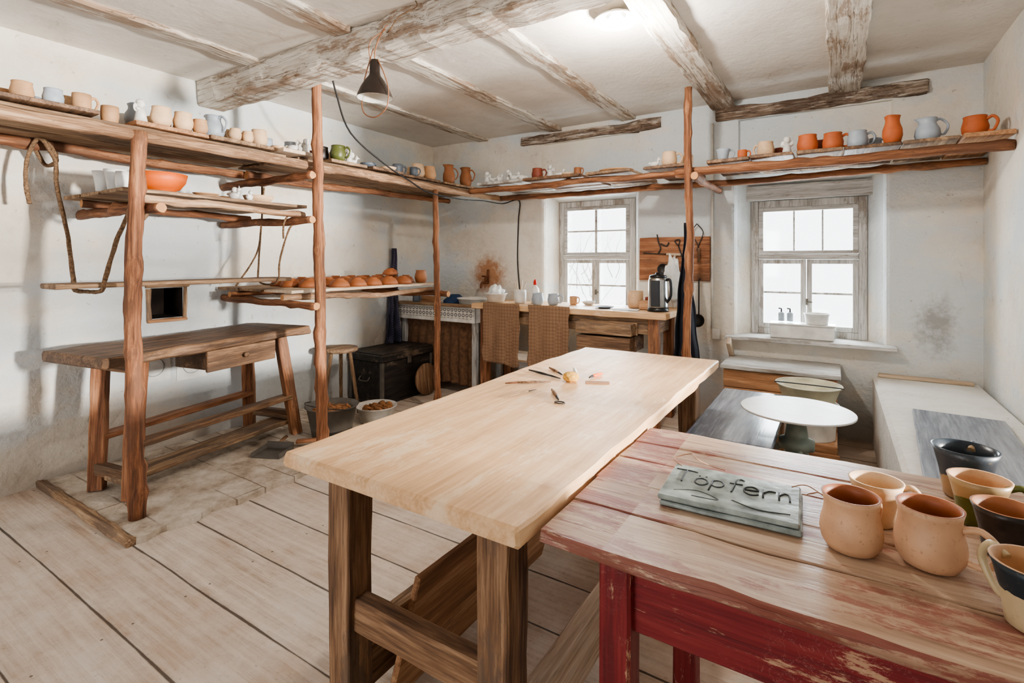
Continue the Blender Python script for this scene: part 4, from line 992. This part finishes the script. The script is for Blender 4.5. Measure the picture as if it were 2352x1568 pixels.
# ceiling lamp
o = empty('ceiling_lamp', (-.95, 2.50, 2.53), 'round white enamel ceiling lamp, lit', 'lamp')
add('shade', lathe_mesh('shade', [(0, .048), (.03, .048), (.05, .03), (.105, .004), (.115, -.006), (.113, -.01), (.095, .0), (.05, .02), (.03, .03), (0, .03)], 40), M_LWHITE, parent=o)
add('bulb', lathe_mesh('bulb', [(0, -.035), (.03, -.03), (.045, -.018), (.047, -.005), (.035, .01), (.02, .03), (0, .03)], 24), M_BULB, parent=o)

# ------------------------------------------------------------------ long worktable
lt = empty('worktable', (-.893, 1.84, 0), 'long pale pine worktable with thick top and square legs', 'table')
timber('tabletop', (.755, 1.99, .046), (0, 0, .757), 'pine', parent=lt, jit=.007, ch=.006)
for sy in (-1, 1):
    for sx in (-1, 1):
        timber('leg', (.085, .085, .734), (sx*.255, sy*.87, .367), 'leg', parent=lt, jit=.006)
    timber('stretcher', (.44, .05, .09), (0, sy*.87, .335), 'leg', parent=lt, jit=.005)
    timber('apron', (.44, .04, .06), (0, sy*.87, .70), 'leg', parent=lt, jit=.004)
for sx in (-1, 1):
    timber('apron', (.03, 1.68, .08), (sx*.265, 0, .693), 'leg', parent=lt, jit=.004)
    timber('stretcher', (.05, 1.66, .16), (sx*.255, 0, .16), 'pale' if sx > 0 else 'board', parent=lt, jit=.004)
tag(timber('leaning_board', (.02, .9, .42), (-1.03, 1.5, .225), 'orange', (0, R(16), 0), None, .002), 'brown hardboard sheet leaning under the worktable', 'board')

# small tools on the long table
ZT = .7815
def stick(name, a, b, r, m, lab, cat, tip=None):
    o = empty(name, (a[0], a[1], ZT+r), lab, cat)
    d = (b[0]-a[0], b[1]-a[1], 0)
    tube('handle', [(0, 0, 0), (d[0]*.4, d[1]*.4, 0), (d[0]*.75, d[1]*.75, 0)], [r*.6, r, r*.7], m, o, 8)
    tube('tip', [(d[0]*.74, d[1]*.74, 0), (d[0], d[1], -r*.3)], [r*.8, r*.35], tip or M_DKMET, o, 8)
stick('paintbrush', (-1.016, 1.914), (-1.167, 1.792), .006, W('leg', 0), 'wooden paintbrush lying on the worktable', 'brush', M_RUST)
stick('carving_knife', (-1.21, 2.062), (-1.011, 1.992), .006, M_BLKPL, 'dark handled modelling knife on the worktable', 'knife')
stick('modelling_stick', (-1.151, 2.154), (-1.033, 2.056), .007, W('leg', 0), 'short wooden modelling stick on the worktable', 'tool')
stick('modelling_stick', (-1.046, 2.2), (-.969, 2.078), .008, C_WHITE, 'white modelling tool on the worktable', 'tool', C_WHITE)
stick('cutter', (-.89, 2.168), (-.91, 2.07), .008, M_ORPL, 'orange plastic cutter on the worktable', 'tool')
stick('needle', (-1.052, 1.61), (-1.011, 1.781), .003, W('board', 1), 'thin wooden needle tool on the worktable', 'tool')
stick('loop_tool', (-.945, 1.79), (-.86, 1.68), .008, W('leg', 1), 'loop trimming tool with a metal end', 'tool')
tag(tube('metal_loop', [(-.845+.02*math.cos(t*.785), 1.66+.012*math.sin(t*.785), ZT+.003) for t in range(8)], .0025, M_DKMET, None, 6, True), 'small metal trimming loop on the worktable', 'loop')
tag(multibox('scraper', [((0, 0, .002), (.1, .035, .004))], W('orange', 0), (-.85, 2.02, ZT), bev=.001, rot=(0, 0, R(25))), 'thin wooden scraper on the worktable', 'scraper')
crumple('sponge', .034, (-.957, 1.985, ZT-.003), M_SPONGE, 'round yellow sponge on the worktable', 'sponge', (1, 1, .65), .15)

# ------------------------------------------------------------------ red table
rt = empty('painted_table', (.094, 1.27, 0), 'old farmhouse table with worn top and red painted legs', 'table')
wds = [.16, .145, .15, .14, .145]; yy = -.3725; pl = []
for i, w in enumerate(wds):
    t_ = timber('p', (1.2+random.uniform(-.006, .006), w-.002, .028), (0, yy+w/2, .746), 'redtop', parent=rt, jit=.005 if 0 < i else .012, ch=.003); yy += w+.0006
    for p in t_.data.polygons:
        if p.center.x < -.46 or abs(p.normal.x) > .5 or (i == 0 and p.normal.y < -.3): p.material_index = 1
    t_.data.materials.append(W('rededge', 0))
    pl.append(t_)
merge('tabletop', pl, [W('redtop', 0), W('rededge', 0)])
for sx in (-1, 1):
    for sy in (-1, 1):
        timber('leg', (.065, .065, .73), (sx*.465, sy*.275, .365), 'redpaint', parent=rt, jit=.002, ch=.006)
    timber('apron', (.025, .5, .165), (sx*.465, 0, .648), 'redpaint', parent=rt)
for sy in (-1, 1):
    timber('apron', (.88, .025, .165), (0, sy*.275, .648), 'redpaint', parent=rt)
ZD = .7605
def slab(name, z, dx, label):
    o = tag(timber(name, (.275, .195, .011), (-.20+dx, 1.228, z), M_SLATE, (0, 0, R(2.5)), None, .003, .003), label, 'tablet', 'clay tablets')
    return o
slab('clay_tablet', ZD+.0065, .004, 'grey glazed clay tablet lying under another tablet')
t2 = slab('clay_tablet', ZD+.0200, 0, 'grey glazed clay tablet with engraved word')
def arc(cx, cy, rx, ry, a0, a1, n=12): return [(cx+rx*math.cos(R(a0+(a1-a0)*i/n)), cy+ry*math.sin(R(a0+(a1-a0)*i/n))) for i in range(n+1)]
GL = {
 'T': [[(-.05, .97), (.3, 1.0), (.66, .96)], [(.3, .99), (.27, .4), (.29, 0)]],
 'o': [arc(.22, .28, .2, .27, 80, 440, 16), [(.1, .72), (.11, .76)], [(.32, .73), (.33, .77)]],
 'p': [[(.03, .6), (.0, -.35)], arc(.2, .3, .2, .28, 160, -150, 14)],
 'f': [[(.42, .95), (.3, 1.02), (.18, .85), (.16, .4), (.12, -.15)], [(0, .55), (.4, .6)]],
 'e': [[(.02, .3), (.38, .36), (.36, .52), (.2, .6), (.04, .46), (.0, .24), (.1, .04), (.26, .0), (.42, .1)]],
 'r': [[(.0, .6), (.04, 0)], [(.04, .36), (.16, .56), (.36, .58)]],
 'n': [[(.0, .6), (.03, 0)], [(.03, .36), (.16, .58), (.3, .52), (.34, .02)]],
}
lets = []; cx = -.124; hs = .066
for chh, adv in (('T', .70), ('o', .55), ('p', .56), ('f', .48), ('e', .56), ('r', .48), ('n', .4)):
    wob = random.uniform(-.004, .004); k = hs*random.uniform(.95, 1.10)
    for st in GL[chh]:
        ps = [(cx+x*k, -.004+wob+y*k, .0058) for x, y in st]
        if len(ps) > 2 and len(ps) < 10: ps = smoothpts(ps, 4)
        lets.append(tube('t', ps, .0021, M_INK, t2, 6, False, .0007))
    cx += adv*hs
merge('lettering', lets, M_INK)
tube('engraved_line', smoothpts([(.01, -.050, .0056), (.06, -.07, .0056), (.12, -.06, .0056)]), .0012, M_INK, t2, 5)
tube('engraved_sprig', smoothpts([(-.11, -.060, .0056), (-.06, -.04, .0056), (-.015, -.065, .0056), (-.07, -.07, .0056)]), .0010, M_INK, t2, 5)
tube('hanging_wire', smoothpts([(-.12, .08, .008), (-.15, .13, .004), (-.11, .14, .02), (-.09, .09, .03), (-.06, .12, .006), (-.02, .10, .009)]), .0011, M_WIRE, t2, 5)
tube('hanging_wire', smoothpts([(.12, .08, .008), (.15, .10, .01), (.19, .06, .004), (.17, .02, .03), (.15, .05, .01), (.17, .09, .003)]), .0011, M_WIRE, t2, 5)
M_NC = two_tone('glaze_navy_cream', S(196,176,140), S(34,46,54), .066)
M_BC = two_tone('glaze_black_cream', S(170,140,106), S(56,64,72), .052)
M_GB = two_tone('glaze_green_cream', S(92,96,44), S(172,144,104), .072)
G5 = 'mugs on the painted table'
pot('belly', C_PEACH, (.024, 1.150, ZD), 1.0, .92, 'peach wheel-thrown mug with a terracotta inside', 'mug', 'mug', G5, inside=C_INR)
pot('belly', C_PEACH, (.141, 1.165, ZD), -.30, .95, 'peach wheel-thrown mug with a large ring handle', 'mug', 'mug', G5, inside=C_INR)
pot('flare', C_CREAM, (.070, 1.290, ZD), .1, .93, 'cream flared clay mug behind another mug', 'mug', 'mug', G5)
pot('flare', M_BC, (.250, 1.540, ZD), 1.2, 1.18, 'dark blue-black glazed mug with a bare clay foot', 'mug', 'mug', G5, inside=C_NAVY)
pot('flare', M_GB, (.248, 1.395, ZD), -.1, 1.0, 'olive green and cream glazed mug', 'mug', 'mug', G5, inside=C_TAN)
pot('flare', C_BLACK, (.262, 1.270, ZD), .1, .95, 'glossy dark brown-black mug', 'mug', 'mug', G5, inside=C_BROWN)
pot('flare', M_NC, (.248, 1.045, ZD), 2.2, 1.0, 'navy glazed mug with a cream lower half', 'mug', 'mug', G5, inside=C_TAN)

# ------------------------------------------------------------------ wheel corner
kw = empty('pottery_wheel', (-.155, 2.74, 0), 'potter\'s wheel with a large pale round head on a metal hub', 'pottery wheel')
add('wheel_head', lathe_mesh('wheel_head', [(0, .594), (.236, .594), (.236, .5945), (.238, .5955), (.238, .6015), (.237, .603), (.236, .603), (0, .603)], 72), M_DISC, parent=kw)
for p in kw.children[0].data.polygons: p.use_smooth = abs(p.normal.z) < .5
add('hub', lathe_mesh('hub', [(0, .36), (.04, .36), (.05, .38), (.05, .42), (.075, .425), (.075, .46), (.05, .47), (.04, .54), (.06, .55), (.065, .593), (0, .593)], 32), M_GREENMET, parent=kw)
add('shaft', lathe_mesh('shaft', [(0, .1), (.022, .1), (.022, .42), (0, .42)], 20), M_GREENMET, parent=kw)
add('flywheel', lathe_mesh('flywheel', [(0, .06), (.17, .06), (.18, .07), (.18, .12), (.17, .13), (0, .13)], 48), M_GREENMET, parent=kw)
multibox('base', [((0, 0, .03), (.36, .08, .06)), ((0, 0, .03), (.08, .36, .06))], M_GREENMET, parent=kw)
for a in (45, 165, 285): tube('bracket', [(.04*math.cos(R(a)), .04*math.sin(R(a)), .45), (.09*math.cos(R(a)), .09*math.sin(R(a)), .40)], .012, M_GREENMET, kw)
lb = empty('low_table', (-.41, 2.93, 0), 'low table with a grey-blue stained plank top', 'table')
timber('tabletop', (.36, 1.0, .03), (0, 0, .485), 'blueboard', parent=lb, jit=.003)
for sx in (-1, 1):
    for sy in (-1, 1): timber('leg', (.05, .05, .47), (sx*.13, sy*.43, .235), 'leg', parent=lb)
lg = tag(multibox('masonry_bench', [((0, 0, .245), (.58, 2.5, .49))], M_LEDGE, (.51, 3.185, 0), bev=.02), 'whitewashed masonry bench along the wall', 'bench')
tag(timber('wood_batten', (.50, .06, .02), (.5, 4.37, .501), 'pale', (0, 0, 0), None, .004), 'thin wooden batten lying on the masonry bench', 'batten')
tag(timber('wooden_plank', (.36, 1.1, .022), (.485, 2.87, .5025), 'blueboard', (0, 0, R(-4)), None, .002), 'grey-blue stained plank lying on the masonry bench', 'plank')
c_ = empty('storage_chest', (-.34, 4.185, 0), 'pine storage box with a white-painted lid', 'chest')
pl = [timber('p', (.70, .44, .125), (0, 0, .065+.128*i), 'orange', parent=c_, jit=.003) for i in range(4)]
merge('body', pl, W('orange', 0))
timber('lid', (.74, .48, .028), (0, 0, .530), 'grey', parent=c_, jit=.006)
bar('backboard', (-.36, .2, .545), (-.36, .05, .68), .03, .06, 'pale', c_)
cr = tag(multibox('wooden_crate', [((0, 0, .12), (.30, .3, .24)), ((0, -.155, .05), (.32, .015, .07)), ((0, -.155, .16), (.32, .015, .07))], W('orange', 0), (-.14, 3.58, 0), bev=.004), 'low pine crate carrying a tub', 'crate')
bucket('bucket', (-.14, 3.58, .2405), .155, .20, M_LWHITE, 'white enamel bucket standing on a crate', None, .9, False)
bucket('basin', (-.14, 3.58, .442), .172, .11, M_TUB, 'shallow cream enamel basin with a wire handle on a bucket', None, .78, True, 'basin')
def soap(x):
    o = empty('soap_bottle', (x, YB+.08, .825), 'small white bottle with a dark pump', 'bottle')
    add('body', lathe_mesh('body', [(0, 0), (.022, 0), (.022, .06), (.01, .07), (0, .07)], 20), C_GREY, parent=o)
    tube('pump', [(0, 0, .07), (0, 0, .095), (-.02, 0, .098)], .006, M_BLKPL, o)
tray = tag(multibox('sill_tray', [((0, 0, .05), (.42, .16, .1)), ((0, -.0, .105), (.44, .18, .012))], C_WHITE, (-.22, YB+.06, .7045), bev=.004), 'white box standing on the windowsill', 'box')
soap(-.36); soap(-.30)
bucket('tub', (-.12, YB+.06, .8165), .085, .08, C_WHITE, 'small translucent white tub on a sill box', None, .85, False)
# garden twigs outside the windows
random.seed(21)
def bush(x, y, n, lab):
    obs = []
    for i in range(n):
        a = Vector((x+random.uniform(-.8, .8), y+random.uniform(-.3, .3), random.uniform(-.1, 1.2)))
        d = Vector((random.uniform(-.8, .8), random.uniform(-.2, .2), random.uniform(.5, 1.3)))
        ps = [a+d*(t/5)+Vector((random.uniform(-.05, .05), 0, random.uniform(-.05, .05))) for t in range(6)]
        obs.append(tube('t', smoothpts(ps, 3), [.009-.0005*j for j in range(16)], M_TWIG, None, 5))
    b_ = merge('shrub', obs, M_TWIG); b_['kind'] = 'stuff'
    return tag(b_, lab, 'shrub')
bush(-3.9, 8.0, 34, 'bare pale garden twigs outside the window')

# ------------------------------------------------------------------ camera, light
cam = bpy.data.cameras.new('camera'); co = bpy.data.objects.new('camera', cam); COL.objects.link(co)
co.location = (0, 0, 1.3); co.rotation_euler = (R(90), 0, R(32.3)); cam.lens = 18; cam.sensor_width = 36; cam.shift_y = -.0795; cam.clip_start = .03
SC.camera = co
def light(name, typ, loc, energy, color=(1, 1, 1), size=None, rot=(0, 0, 0), size_y=None):
    l = bpy.data.lights.new(name, typ); l.energy = energy; l.color = color
    if typ == 'AREA':
        l.shape = 'RECTANGLE'; l.size = size; l.size_y = size_y or size
    elif size is not None: l.shadow_soft_size = size
    o = bpy.data.objects.new(name, l); o.location = loc; o.rotation_euler = rot; COL.objects.link(o); return o
light('ceiling_lamp_light', 'POINT', (-.95, 2.50, 2.34), 44, (1, .94, .86), .04)
light('window_light', 'AREA', (3.1, 1.93, 1.38), 700, (1, .95, .88), .28, (0, R(90), 0), .28)
light('rear_fill_light', 'AREA', (-1.9, YF-.45, 1.5), 60, (.98, .98, 1), 1.9, (R(90), 0, 0), 1.1)  # soft fill lamp added outside the unseen rear window to lift the room
for x, z in ((-1.975, 1.3), (-.195, 1.25)):
    light('daylight', 'AREA', (x, YB+.55, z), 60, (.84, .94, 1), .8, (R(-90), 0, 0), 1.1)
wd = bpy.data.worlds.new('world'); SC.world = wd; wd.use_nodes = True
bg = wd.node_tree.nodes['Background']; bg.inputs[0].default_value = (.93, .97, 1, 1); bg.inputs[1].default_value = 3.0
SC.view_settings.view_transform = 'AgX'
SC.view_settings.look = 'AgX - Medium High Contrast'
SC.view_settings.exposure = .45
